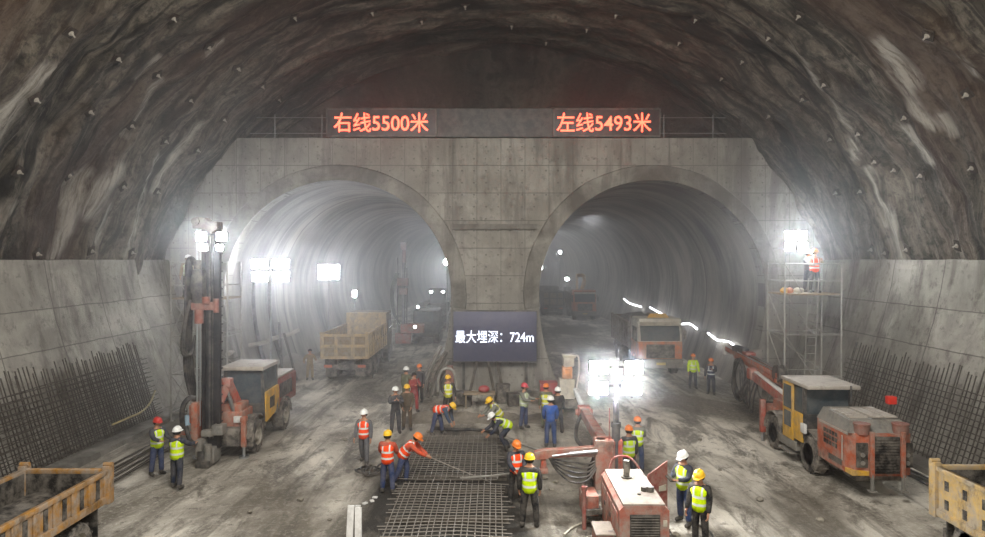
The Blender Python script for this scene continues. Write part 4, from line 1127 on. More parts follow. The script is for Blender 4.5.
# boom pedestal, booms
P0 = W(603, 452, 17.0)
mb = MB(); mb.b2(2.55, 3.05, 16.8, 17.3, .7, 2.0, .06); mb.cyl((2.72, 17.0, 1.2), (2.72, 17.0, 2.0), .12); mb.build('pedestal', PINKRED, t)
mb = MB(); mb.b2(2.98, 3.28, 16.9, 17.25, 1.2, 1.98, .04); mb.build('pedestal_cheek', ORRED, t)
A0, A1 = W(604, 453, 17.0), W(540, 454, 17.0)
mb = MB()
mb.prism([(A1.x - .15, A1.z - .12), (A1.x - .15, A1.z + .06), (A1.x + .1, A1.z + .12), (A0.x, A0.z + .18), (A0.x + .1, A0.z - .1), (A0.x - .5, A0.z - .06), (A1.x + .5, A1.z - .06)], 'Y', 16.88, 17.12); mb.build('boom', PINKRED, t, smooth=False)
mb = MB(); mb.b2(A1.x + .02, A1.x + .16, 16.92, 17.08, A1.z - .38, A1.z + .02, .02); mb.box((A1.x + .1, 17, A1.z - .42), (.22, .2, .14), .03); mb.build('boom_bracket', ORRED, t)
mb = MB(); mb.cyl((A0.x - .2, 16.8, A0.z + .1), (A0.x - .9, 16.8, A0.z + .04), .05); mb.cyl((A0.x - .9, 16.8, A0.z + .04), (A1.x + .3, 16.82, A1.z), .03); mb.build('swing_cylinder', CHROME, t)
B0, B1 = Vector((2.86, 17.2, 1.75)), W(584, 412, 21.5)
mb = MB(); mb.beam(B0, B1, .26, .32, .04); mb.beam(B0 + Vector((.12, .3, -.3)), B0.lerp(B1, .5) + Vector((.1, 0, -.16)), .1, .1, .02); mb.build('boom', PINKRED, t)
B2 = W(575, 390, 24.5)
mb = MB(); mb.beam(B1 - Vector((0, .6, 0)), B2, .13, .16, .03); mb.build('boom_extension', WHITEP, t)
mb = MB(); mb.box(B1, (.4, .4, .42), .05); mb.cyl(B1 - Vector((.28, 0, 0)), B1 + Vector((.28, 0, 0)), .1); mb.build('boom_joint', ORRED, t)
for k in range(5):
    hose(t, [W(600, 458 + k, 16.9), W(588, 464 + k * 4, 16.8 - k * .03), W(572, 462 + k * 5, 16.75 - k * .04), W(558, 460 + k * 3, 16.8), W(549, 458, 16.9)], .024)
for k in range(3):
    hose(t, [W(598, 448, 17.1), W(588, 472 + k * 3, 17.2), W(597, 482 + k * 2, 17.0), W(606, 470, 16.8)], .03)
hose(t, [W(583, 412, 21.4), W(577, 425, 20.8), W(577, 440, 20), W(590, 452, 18.5), W(600, 452, 17.5)], .06)
hose(t, [W(590, 418, 21.0), W(595, 434, 20.0), W(592, 445, 19), W(600, 450, 17.6)], .03)
hose(t, [(2.85, 16.45, 1.4), (2.95, 16.5, 1.62), (3.15, 16.5, 1.7), (3.4, 16.5, 1.64), (3.6, 16.45, 1.4)], .03, 'hoop', REDP)
# lamp mast carried by the rig
MXx, MYy = W(616, 0, 17.0).x, 17.0
mb = MB(); mb.cyl((MXx, MYy, .7), (MXx, MYy, 2.35), .11, n=14); mb.cyl((MXx, MYy, 2.3), (MXx, MYy, 2.42), .13, n=14); mb.build('lamp_mast', mat('mast_grey', '#4a4b4e', .5, .3, .15, .2), t)
mb = MB(); mb.cyl((MXx, MYy, 2.4), (MXx, MYy, 2.95), .08, n=12); mb.cyl((MXx, MYy, 2.9), (MXx, MYy, 4.0), .045, n=10); mb.build('mast_tube', DARKSTEEL, t)
mb = MB(); mb.cyl((MXx - .18, MYy - .05, 1.2), (MXx - .18, MYy - .05, 2.8), .015, n=6); mb.build('mast_cable', REDP, t)
mb = MB(); mb.beam((MXx - .7, MYy + .15, 3.82), (MXx + .7, MYy + .15, 3.82), .05, .05); mb.beam((MXx - .7, MYy + .15, 3.33), (MXx + .7, MYy + .15, 3.33), .05, .05); mb.build('lamp_bar', DARKSTEEL, t)
for px, py, yw in ((599, 367.5, 0), (634, 367.5, .12), (598.5, 388.5, 0), (632, 388.5, 0)):
    p = W(px, py, MYy); flood(t, (p.x, MYy, p.z), .45, .31, yaw=yw)

# ---------------- drill rig in the left tunnel
t = thing('drill_rig', 'dark drill rig with an upright mast standing inside the left tunnel', 'drill rig', (-7.0, 52, 0))
cx = W(404, 0, 52).x
mb = MB(); mb.b2(cx - .12, cx + .12, 51.6, 51.9, .3, 7.6, .02); mb.b2(cx + .22, cx + .3, 51.6, 51.8, .3, 6.0); mb.b2(cx - .5, cx - .42, 51.6, 51.75, .3, 6.8); mb.build('mast', DARKSTEEL, t)
mb = MB(); mb.b2(cx - .2, cx + .2, 51.5, 52, 7.4, 8.0, .05); mb.b2(cx - .05, cx + .2, 51.5, 51.7, 6.4, 7.4, .03); mb.build('crown_block', mat('rust_red', '#7a4a3e'), t)
mb = MB(); mb.b2(cx - .45, cx + .4, 51.3, 51.7, 4.6, 5.2, .05); mb.b2(cx - .3, cx + .35, 51.35, 51.6, 3.9, 4.4, .05); mb.build('rotary_head', mat('rust_red', '#7a4a3e'), t)
mb = MB(); mb.b2(cx - .6, cx + .6, 51.2, 51.9, .1, .9, .05); mb.b2(cx - .2, cx + 1.6, 51.4, 52.2, .9, 1.6, .08); mb.build('base_frame', ORANGE, t)
mb = MB(); mb.b2(cx + .7, cx + 2.7, 52.2, 55.5, .5, 2.6, .1); mb.build('housing', MUDBODY, t)
mb = MB(); mb.b2(cx + 1.0, cx + 2.3, 52.1, 52.25, 1.7, 2.5); mb.build('cab_window', GLASS, t)
for sx in (-1, 1):
    mb = MB(); xx = cx + 1.7 + sx * .85; mb.prism([(51.8, .3), (52.1, .02), (55.4, .02), (55.7, .3), (55.5, .7), (52.0, .7)], 'X', xx - .22, xx + .22); mb.build('crawler_track', TYRE, t)
for k in range(4): hose(t, [(cx - .3 - .1 * k, 51.4, 5.6), (cx - .7 - .08 * k, 51.3, 4.2), (cx - .6 - .06 * k, 51.3, 2.5), (cx - .2, 51.3, 1.6)], .04)
p = W(415, 326, 51.3)
for px, py in ((415, 327), (418, 307)): flood(t, W(px, py, 51.2), .14, .14, LENS_SMALL, name='work_lamp')

# ---------------- loader behind it
def loader(label, x, y, m, s=1.0):
    t = thing('wheel_loader', label, 'loader', (x, y, 0))
    mb = MB(); mb.b2(x - 1.0, x + 1.0, y + 1, y + 5, .9, 2.2, .12); mb.build('body', m, t)
    mb = MB(); mb.b2(x - .75, x + .75, y + 1.2, y + 2.7, 2.2, 3.6, .1); mb.build('cab', DARKSTEEL, t)
    mb = MB(); mb.b2(x - .85, x + .85, y + 1.1, y + 2.8, 3.6, 3.75, .05); mb.build('cab_roof', m, t)
    mb = MB(); mb.b2(x - .65, x + .65, y + 1.16, y + 1.2, 2.35, 3.5); mb.build('windscreen', GLASS, t)
    mb = MB(); mb.prism([(y - 1.3, .1), (y - .2, .1), (y + .1, .6), (y, 1.3), (y - .3, 1.25), (y - .4, .5)], 'X', x - 1.35, x + 1.35); mb.build('bucket', CHASSIS, t, smooth=False)
    for sx in (-1, 1):
        mb = MB(); mb.beam((x + sx * .6, y - .2, .9), (x + sx * .6, y + 1.4, 1.9), .16, .3, .03); mb.build('lift_arm', m, t)
        for yy in (y + 1.0, y + 4.0): wheel(t, (x + sx * 1.05, yy, .75), .75, .5, sx)
        flood(t, (x + sx * .6, y + 1.1, 3.45), .2, .14, LENS_SMALL, name='headlamp')
    return t
loader('dark wheel loader facing out behind the drill rig in the left tunnel', W(436, 0, 64).x, 64, MUDBODY)

# ---------------- shotcrete arm with a yellow head near the pillar
t = thing('spraying_machine', 'small machine with a stacked cream and orange upright arm right of the red crate', 'machine', (3.3, 29.0, 0))
c = lambda px, py, y=29.0: W(px, py, y)
a, b = c(559, 398), c(574, 378); mb = MB(); mb.b2(a.x, b.x, 28.7, 29.3, a.z, b.z, .05); mb.build('arm_base', CREAM, t)
a, b = c(562, 378), c(572, 366); mb = MB(); mb.b2(a.x, b.x, 28.75, 29.2, a.z, b.z, .06); mb.box(((a.x + b.x) / 2, 28.72, (a.z + b.z) / 2), (.25, .1, .3), .03); mb.build('arm_joint', mat('pale_orange', '#d08a4c', .6, 0, .15, .3), t)
a, b = c(563, 366), c(574, 355); mb = MB(); mb.b2(a.x, b.x, 28.75, 29.25, a.z, b.z, .08); mb.b2(a.x - .03, b.x + .05, 28.7, 29.3, b.z - .08, b.z + .04, .02); mb.build('arm_head', CREAM, t)
a = c(566, 400); mb = MB(); mb.b2(a.x - .5, a.x + .6, 28.6, 29.9, .15, .55, .05); mb.b2(a.x - .2, a.x + .2, 28.8, 29.2, .5, 1.0, .04); mb.build('carriage', CHASSIS, t)
for sx in (-.45, .5):
    for y in (28.8, 29.7): wheel(t, (a.x + sx, y, .2), .2, .12, 1 if sx > 0 else -1)
hose(t, [c(572, 357), c(578, 356), c(579, 370), c(577, 385), c(574, 400)], .035, m=CREAM)
hose(t, [c(561, 385), c(556, 395), c(558, 408), c(562, 412)], .04)

# ---------------- excavator behind the far orange truck
t = thing('excavator', 'yellow excavator with a raised curved boom behind the far orange dump truck', 'excavator', (10.6, 91, 0))
x, y = W(584, 0, 91).x - 1.7, 91
mb = MB(); mb.b2(x - 1.2, x + 1.2, y - 1.5, y + 1.8, 1.0, 2.2, .1); mb.build('body', YELLOW, t)
mb = MB(); mb.b2(x - 1.15, x - .2, y - 1.7, y, 1.3, 3.0, .1); mb.build('cab', DARKSTEEL, t)
for sx in (-1, 1):
    mb = MB(); mb.prism([(y - 1.9, .4), (y - 1.6, .02), (y + 1.6, .02), (y + 1.9, .4), (y + 1.6, .85), (y - 1.6, .85)], 'X', x + sx * 1.1 - .3, x + sx * 1.1 + .3); mb.build('crawler_track', TYRE, t)
pts = smoothpath([(x + .9, y - 1.2, 1.9), (x + 1.5, y - 1.6, 3.6), (x + 1.3, y - 2.0, 4.5), (x + .4, y - 2.4, 4.5)], 6)
mb = MB()
for p, q in zip(pts[:-1], pts[1:]): mb.beam(p, q, .4, .42)
mb.build('boom', YELLOW, t)
mb = MB(); mb.beam((x + .4, y - 2.4, 4.5), (x + .4, y - 3.0, 2.6), .3, .34, .03); mb.build('stick', YELLOW, t)
mb = MB(); mb.prism([(y - 3.6, 2.4), (y - 2.7, 2.6), (y - 2.7, 1.9), (y - 3.2, 1.7), (y - 3.6, 2.0)], 'X', x + 0, x + .8); mb.build('bucket', CHASSIS, t, smooth=False)
# ------------------------------------------------------------------ PEOPLE
SKIN = mat('skin', '#a9795c', .55, 0, .12, .05, .05, 20)
HAIR = mat('dark_hair', '#15110e', .7, 0, .3, 0, .2, 30)
BOOT = mat('black_boots', '#211f1d', .7, 0, .3, .4)
EYE = mat('eye_dark', '#1a1412', .3, 0, 0, 0, 0)
MOUTH = mat('lips', '#7c4a40', .5, 0, .05, 0, 0)
def cloth(name, col, dust=.15): return mat('cloth_' + name, col, .85, 0, .22, dust, .35, 9, .15)
def hivis(name, col, tape='#c9ccc6'):
    """vest cloth with two reflective bands round the body and braces over the shoulders"""
    k = 'vest_' + name
    if k in _mats: return _mats[k]
    t = NT(k); a = t.n('ShaderNodeAttribute', attribute_name='torso'); x, y, z = t.sep(a.outputs['Vector'])
    v = t.obj(); n1 = t.noise(v, 9, 5, .6)
    c0 = lin(col)
    c = t.mix(t.ramp(n1, .3, .7), tuple(q * .72 for q in c0), tuple(min(1, q * 1.1) for q in c0))
    def band(s, c_, w): return t.math('LESS_THAN', t.math('ABSOLUTE', t.math('SUBTRACT', s, c_)), w)
    m = t.math('MAXIMUM', band(z, .05, .028), band(z, .22, .028))
    m = t.math('MAXIMUM', m, t.math('MULTIPLY', band(t.math('ABSOLUTE', x), .10, .022), t.math('GREATER_THAN', z, .22)))
    c = t.mix(m, c, lin(tape))
    t.bump(n1, .3, .02)
    _mats[k] = t.fin(c, .75, 0, .25); return _mats[k]
V_LIME = hivis('lime', '#c3e000'); V_YEL = hivis('yellow', '#c8c832'); V_ORG = hivis('orange', '#f24a10'); V_WHT = hivis('pale', '#b9c39a')
HM = {k: mat('helmet_' + k, c, .35, 0, .08, .12, .02, 8, .5) for k, c in dict(yellow='#e8b713', white='#e4e4de', red='#b8241c', orange='#e0761d', pink='#c8424e').items()}

def helmet_mesh():
    mb = MB()
    prof = [(.0, .125), (.045, .121), (.085, .104), (.112, .07), (.122, .03), (.124, .0), (.135, -.006), (.137, -.012), (.118, -.01)]
    mb.lathe(prof[::-1], (0, 0, 0), 'Z', 20)
    for v in mb.bm.verts: v.co.y *= 1.14
    # peak at the front and crown ridge
    mb.prism([(-.085, -.13), (-.06, -.19), (0, -.205), (.06, -.19), (.085, -.13)], 'Z', -.016, -.004)
    mb.tube([(0, -.12, .075), (0, -.07, .118), (0, 0, .131), (0, .07, .118), (0, .12, .075)], .016, 8)
    return mb.mesh('helmet', None, True)
HELMET_ME = {}
_h0 = helmet_mesh()
for k, m in HM.items():
    me = _h0.copy(); me.materials.append(m); HELMET_ME[k] = me
mb = MB(); mb.lathe([(.0, .115), (.06, .10), (.10, .06), (.112, .0), (.108, -.05), (.09, -.075)][::-1], (0, .012, 0), 'Z', 16)
for v in mb.bm.verts:
    if v.co.z < -.01 and v.co.y < -.03: v.co.z = -.01
HAIR_ME = mb.mesh('hair', HAIR, True)
mb = MB(); mb.sph((0, 0, 0), (.017, .009, .010), 8, 6); EYE_ME = mb.mesh('eye', EYE, True)
mb = MB(); mb.sph((0, 0, 0), (.028, .008, .009), 8, 6); MOUTH_ME = mb.mesh('mouth', MOUTH, True)

QUEUE = []        # (object to fill, verts, edges, radii, material, torso frame, root index)
def skin(name, parent, verts, edges, radii, material, frame=None, root=0, sub=1):
    me = bpy.data.meshes.new(name + '_cage'); me.from_pydata([tuple(v) for v in verts], edges, [])
    src = bpy.data.objects.new('cage', me); COL.objects.link(src)
    m = src.modifiers.new('s', 'SKIN'); m.use_smooth_shade = True; m.branch_smoothing = .6
    if not me.skin_vertices: 
        raise RuntimeError('no skin layer')
    for i, r in enumerate(radii):
        sv = me.skin_vertices[0].data[i]; sv.radius = r if isinstance(r, tuple) else (r, r); sv.use_root = (i == root)
    ss = src.modifiers.new('u', 'SUBSURF'); ss.levels = sub; ss.render_levels = sub
    o = bpy.data.objects.new(name, bpy.data.meshes.new(name)); COL.objects.link(o); o.parent = parent
    QUEUE.append((o, src, material, frame))
    return o
def flush():
    bpy.context.view_layer.update(); dg = bpy.context.evaluated_depsgraph_get()
    for o, src, material, frame in QUEUE:
        me = bpy.data.meshes.new_from_object(src.evaluated_get(dg)); me.name = o.name
        old = o.data; o.data = me; bpy.data.meshes.remove(old)
        me.materials.clear(); me.materials.append(material)
        for p in me.polygons: p.use_smooth = True
        if frame is not None:
            org, R = frame; Ri = R.transposed()
            a = me.attributes.new('torso', 'FLOAT_VECTOR', 'POINT')
            for i, v in enumerate(me.vertices): a.data[i].vector = Ri @ (v.co - org)
    for o, src, m, f in QUEUE:
        d = src.data; bpy.data.objects.remove(src); bpy.data.meshes.remove(d)
    QUEUE.clear()

rad = math.radians
def person(loc, facing, label, helmet='yellow', top=None, vest=None, legs=None, h=1.75, lean=0, head=0, headturn=0,
           armL=(8, 10, 12, 0), armR=(8, 10, 12, 0), legL=(2, 4, 2), legR=(-4, 4, 3), group='workers on the tunnel floor', twist=0):
    """facing in degrees: 0 looks at the camera, 90 looks to the right of the picture, 180 away.
    arm = pitch forward, spread, elbow bend, forearm inward; leg = thigh pitch, spread, knee bend"""
    s = h / 1.75; armL = tuple(armL) + (0,) * (4 - len(armL)); armR = tuple(armR) + (0,) * (4 - len(armR))
    t = thing('person', label, 'person', loc, rad(facing), group)
    top = top or cloth('navy', '#232a3a'); legs = legs or cloth('jeans', '#27304a')
    def d(p, o, side):
        p, o = rad(p), rad(o); v = Vector((0, -math.sin(p), -math.cos(p)))
        return Vector((v.x * math.cos(o) - v.z * math.sin(o) * side * 1.0, v.y, v.z * math.cos(o)))
    R = Euler((rad(lean), 0, 0)).to_matrix() @ Euler((0, 0, rad(twist))).to_matrix()   # positive lean bends towards -Y
    pel = Vector((0, 0, 0)); J = {}
    for side, key, leg in ((1, 'L', legL), (-1, 'R', legR)):
        hip = Vector((side * .095, 0, -.04)); kn = hip + d(leg[0], leg[1], side) * .43
        an = kn + d(leg[0] - leg[2], leg[1] * .5, side) * .41
        toe = an + Vector((side * .03, -.15, -.045)) if leg[2] < 60 else an + Vector((0, .02, -.15))
        J[key] = (hip, kn, an, toe)
    drop = min(min(J[k][2].z, J[k][3].z + .045) for k in 'LR') - .085
    up = -drop
    sh = lambda v: v + Vector((0, 0, up))
    for k in 'LR': J[k] = tuple(sh(v) for v in J[k])
    pel = Vector((0, 0, up))
    T = lambda x, y, z: pel + R @ Vector((x, y, z))
    waist, chest, nk = T(0, 0, .17), T(0, .0, .36), T(0, .01, .51)
    Rh = R @ Euler((rad(head), 0, 0)).to_matrix() @ Euler((0, 0, rad(headturn))).to_matrix()
    skull0 = nk + R @ Vector((0, -.005, .06)); 
    hd = skull0 + Rh @ Vector((0, -.02, .085)); crown = skull0 + Rh @ Vector((0, -.012, .165))
    chin = skull0 + Rh @ Vector((0, -.075, .035))
    A = {}
    for side, key, arm in ((1, 'L', armL), (-1, 'R', armR)):
        so = T(side * .198, .0, .445); el = so + d(arm[0], arm[1], side) * .29
        fd = d(arm[0] + arm[2], arm[1] * .6, side); fd = (fd + Vector((-side * math.sin(rad(arm[3])), 0, 0))).normalized()
        wr = el + fd * .25; A[key] = (so, el, wr, fd)
    S = lambda vs: [v * s for v in vs]
    # ---- body: one continuous skin with head, hands and fingers
    V = [pel, waist, chest, nk, skull0, hd, crown]; E = [(0, 1), (1, 2), (2, 3), (3, 4), (4, 5), (5, 6)]
    Rr = [.125, .115, .125, .07, .07, .108, .08]
    V.append(hd + Rh @ Vector((0, -.112, -.005))); E.append((5, 7)); Rr.append(.016)        # nose
    V.append(chin); E.append((4, 8)); Rr.append(.045)
    for side in (1, -1):
        V.append(hd + Rh @ Vector((side * .105, .01, -.005))); E.append((5, len(V) - 1)); Rr.append(.018)   # ears
    for side, key in ((1, 'L'), (-1, 'R')):
        so, el, wr, fd = A[key]; b = len(V)
        sd = fd.cross(Vector((0, 1, 0))).normalized() if abs(fd.y) < .9 else Vector((1, 0, 0))
        side_ax = Vector((0, -1, 0)) - fd * fd.dot(Vector((0, -1, 0)))
        side_ax = side_ax.normalized() if side_ax.length > .2 else Vector((side, 0, 0))
        curl = fd.cross(side_ax).normalized() * (side * 1.0)
        palm = wr + fd * .075
        V += [so, el, wr, palm]; E += [(2, b), (b, b + 1), (b + 1, b + 2), (b + 2, b + 3)]; Rr += [.06, .045, .031, .036]
        for q, L in ((-.03, .055), (-.01, .07), (.01, .075), (.03, .065)):
            k1 = palm + fd * .045 + side_ax * q; k2 = k1 + fd * L * .6 + curl * .012; k3 = k2 + fd * L * .3 + curl * .03
            n0 = len(V); V += [k1, k2, k3]; E += [(b + 3, n0), (n0, n0 + 1), (n0 + 1, n0 + 2)]; Rr += [.0105, .0095, .008]
        n0 = len(V); th = wr + fd * .04 + side_ax * .045
        V += [th, th + fd * .04 + side_ax * .015]; E += [(b + 3, n0), (n0, n0 + 1)]; Rr += [.013, .010]
        hip, kn, an, toe = J[key]; b = len(V)
        V += [hip, kn, an]; E += [(0, b), (b, b + 1), (b + 1, b + 2)]; Rr += [.085, .055, .04]
    skin('body', t, S(V), E, [r * s for r in Rr], SKIN)
    # ---- clothes follow the same joints
    V = [pel + R @ Vector((0, 0, -.12)), T(0, 0, .05), T(0, 0, .2), chest, T(0, .01, .49)]; E = [(0, 1), (1, 2), (2, 3), (3, 4)]; Rr = [.182, .185, .178, .188, .10]
    for key in 'LR':
        so, el, wr, fd = A[key]; b = len(V); V += [so, el, wr + fd * .03]; E += [(3, b), (b, b + 1), (b + 1, b + 2)]; Rr += [.098, .072, .056]
    skin('jacket', t, S(V), E, [r * s for r in Rr], top)
    V = [pel + R @ Vector((0, 0, .12)), pel + Vector((0, 0, -.02))]; E = [(0, 1)]; Rr = [.155, .158]
    for key in 'LR':
        hip, kn, an, toe = J[key]; b = len(V)
        V += [hip + Vector((0, 0, -.04)), kn, an + (kn - an).normalized() * .0]; E += [(1, b), (b, b + 1), (b + 1, b + 2)]; Rr += [.122, .088, .076]
    skin('trousers', t, S(V), E, [r * s for r in Rr], legs, root=1)
    if vest:
        V = [T(0, 0, -.17), T(0, 0, .05), T(0, 0, .2), chest, T(0, .01, .49), T(.185, 0, .455), T(-.185, 0, .455)]
        E = [(0, 1), (1, 2), (2, 3), (3, 4), (3, 5), (3, 6)]; Rr = [.205, .21, .20, .21, .115, .135, .135]
        skin('vest', t, S(V), E, [r * s for r in Rr], vest, frame=(pel * s, R))
    for key in 'LR':
        hip, kn, an, toe = J[key]; f = toe - an
        V = [an + (kn - an).normalized() * .10, an, an + Vector((0, .02, -.04)) if f.y < -.05 else an + f * .3, an + f * .7, an + f * 1.15]
        skin('boot', t, S(V), [(0, 1), (1, 2), (2, 3), (3, 4)], [r * s for r in (.078, .068, .062, .062, .048)], BOOT)
    def att(name, me, off, sc=1.0):
        o = inst(name, me, t); M = Rh.to_4x4(); M.translation = (hd + Rh @ Vector(off)) * s
        o.matrix_local = M @ Matrix.Diagonal((s * sc, s * sc, s * sc, 1)); return o
    att('hair', HAIR_ME, (0, .008, .02))
    for sx in (1, -1): att('eye', EYE_ME, (sx * .036, -.09, .012))
    att('mouth', MOUTH_ME, (0, -.098, -.052))
    if helmet: att('helmet', HELMET_ME[helmet], (0, .005, .045), .98)
    t['hands'] = [tuple((A[k][2] + A[k][3] * .1) * s) for k in 'LR'][0]
    del t['hands']
    R3 = Euler((0, 0, rad(facing))).to_matrix()
    return t, {k: Vector(loc) + R3 @ ((A[k][2] + A[k][3] * .11) * s) for k in 'LR'}

def at(px, py): g = G(px, py); return (g.x, g.y, 0)
NAVY = cloth('navy', '#232a3a'); JEAN = cloth('jeans', '#2c3a5c'); BLK = cloth('black', '#1d1d1f'); GREY = cloth('grey', '#55565a')
BROWN = cloth('brown', '#4b3f30'); OLIVE = cloth('olive', '#5a5c46'); TAN = cloth('tan', '#8a7a5c'); BLUE = cloth('blue', '#1f4f9a'); RED = cloth('red', '#8e2d2f'); DKG = cloth('dark_grey', '#33343a')
PLAID = cloth('orange_plaid', '#a8432c'); 

person(at(157, 475), 60, 'worker in a red helmet and lime vest facing right beside the bundle of steel bars', 'red', NAVY, V_LIME, JEAN, armL=(25, 12, 60, 10), armR=(35, 5, 50, 10), head=8)
person(at(177, 488), 165, 'worker in a white helmet and lime vest from behind at the tall drill mast foot', 'white', NAVY, V_LIME, NAVY, armL=(12, 8, 20, 0), armR=(50, 12, 30, 10))
person(at(364, 464), -8, 'worker in a white helmet and orange vest walking alone towards the camera', 'white', GREY, V_ORG, GREY, armL=(8, 9, 10, 0), armR=(4, 10, 18, 0), legL=(10, 3, 4), legR=(-12, 3, 14))
person(at(387.5, 493), 172, 'worker in a yellow helmet and orange vest seen from behind beside the near reinforcing mat', 'yellow', PLAID, V_ORG, JEAN, armL=(20, 8, 50, 20), armR=(22, 8, 50, 20), legL=(2, 5, 2), legR=(-2, 6, 2))
_, ROD1 = person(at(403, 486), 80, 'worker in an orange helmet and orange vest bending over the mat with a long rod', 'orange', cloth('orange', '#b9482a'), V_ORG, JEAN, h=1.72, lean=42, head=-10, armL=(40, 6, 15, 12), armR=(52, 4, 10, 10), legL=(12, 6, 20), legR=(-12, 6, 14))
person(at(395.5, 433), 15, 'worker in a white helmet and dark jacket with hands raised to the chest', 'white', DKG, None, DKG, armL=(35, 10, 95, 45), armR=(35, 10, 95, 45))
person(at(407, 430), 5, 'worker in a yellow helmet and brown jacket standing beside the one in a dark jacket', 'yellow', BROWN, None, BROWN, armL=(10, 8, 25, 20), armR=(10, 8, 25, 20))
person(at(406, 407), 150, 'worker in a white helmet and long olive coat at the back of the small group', 'white', OLIVE, None, OLIVE, h=1.78, armL=(5, 6, 10), armR=(5, 6, 10))
person(at(414, 412), 30, 'bare-headed worker in red clothes carrying a pale bundle in the small group', None, RED, None, RED, h=1.72, armL=(30, 8, 80, 30), armR=(30, 8, 80, 30))
person(at(419.5, 402), -20, 'worker in an orange helmet and dark clothes farthest back in the small group', 'orange', DKG, None, BLK, h=1.74)
person(at(448, 417.5), 5, 'worker in a yellow helmet, black jacket and yellow vest standing in front of the pillar', 'yellow', BLK, V_YEL, BLK, h=1.76, armL=(6, 14, 15), armR=(20, 10, 60, 20), headturn=-10)
person(at(437, 434.5), 70, "yellow-helmeted worker in an orange vest bent double over the far mat end", 'yellow', cloth('denim', '#2d4058'), V_ORG, JEAN, h=1.72, lean=78, head=-35, armL=(8, 10, 10), armR=(20, 12, 15), legL=(14, 8, 10), legR=(-8, 8, 6))
person(at(499, 438), -60, "yellow-helmeted worker in a yellow vest crouching at the far right mat corner", 'yellow', cloth('stone', '#6f7068'), V_YEL, NAVY, h=1.72, lean=38, head=-8, armL=(45, 8, 30, 10), armR=(35, 8, 30, 10), legL=(62, 14, 95), legR=(30, 12, 70))
person(at(508, 450), -75, 'worker in a white helmet and lime vest crouching at the right edge of the mat', 'white', NAVY, V_LIME, NAVY, h=1.74, lean=62, head=-25, armL=(25, 8, 25, 8), armR=(35, 6, 25, 8), legL=(50, 12, 80), legR=(20, 10, 55))
person(at(524, 428.5), 60, 'worker in a red-pink helmet and pale vest holding papers in front of the red crate', 'pink', cloth('stone', '#6f7068'), V_WHT, JEAN, armL=(30, 8, 62, 5), armR=(30, 8, 62, 5), headturn=0, head=5)
person(at(546, 428), 170, 'worker in an orange helmet and olive clothes between the red-pink helmet and the blue jacket', 'orange', OLIVE, V_YEL, OLIVE, h=1.72)
person(at(550.5, 447), 178, 'worker in a white helmet and bright blue jacket seen from behind', 'white', BLUE, None, cloth('blue_jeans', '#27406e'), h=1.78, armL=(12, 8, 30, 10), armR=(12, 8, 30, 10))
person(at(558, 433), -160, 'worker in a white helmet and dark clothes just behind the blue jacket', 'white', BLK, None, DKG, h=1.72)
person(at(516, 503), 20, "orange-vested worker in an orange helmet standing at the near mat's right edge", 'orange', NAVY, V_ORG, BLK, h=1.7, armL=(15, 6, 40, 20), armR=(15, 6, 40, 20), head=20)
person(at(529.5, 527), 176, 'worker in a lime vest and yellow helmet seen from behind nearest to the mat', 'yellow', BLK, V_LIME, BLK, h=1.8, armL=(5, 10, 12, 5), armR=(5, 10, 12, 5), legL=(0, 7, 1), legR=(0, 7, 1))
person(at(629, 485), -170, 'worker in an orange helmet and lime vest half hidden behind the red power pack', 'orange', DKG, V_LIME, DKG, h=1.72)
person(at(637.5, 472), 170, "orange-helmeted worker in a lime vest farther behind the red power pack", 'orange', cloth('stone', '#6f7068'), V_LIME, JEAN, h=1.7, armL=(20, 5, 70, 30), armR=(20, 5, 70, 30))
_, TAB = person(at(684, 524), -55, 'white-helmeted worker in a lime vest holding a tablet by the open red door', 'white', NAVY, V_LIME, JEAN, h=1.82, armL=(28, 6, 65, 20), armR=(25, 4, 70, 25), head=18, legL=(3, 7, 2), legR=(-6, 8, 3))
person(at(700, 548), -40, 'yellow-helmeted worker in a lime vest at the bottom right of the power pack', 'yellow', BLK, V_LIME, BLK, h=1.78, armL=(8, 8, 18), armR=(6, 8, 15), head=18)
person(at(693, 388.5), 0, 'worker in an orange helmet and lime vest near the mouth of the right tunnel', 'orange', V_LIME, V_LIME, NAVY, h=1.76)
person(at(711, 394.5), -20, "orange-helmeted worker in dark navy with a banded vest near the right tunnel mouth", 'orange', NAVY, hivis('navy', '#2a3450'), NAVY, h=1.76, armL=(30, 8, 90, 40), armR=(10, 10, 20))
person(at(310, 380), 20, 'worker in tan clothes beside the grey mound at the left tunnel wall', None, TAN, None, TAN, h=1.72, armL=(30, 20, 60), armR=(30, 30, 40))
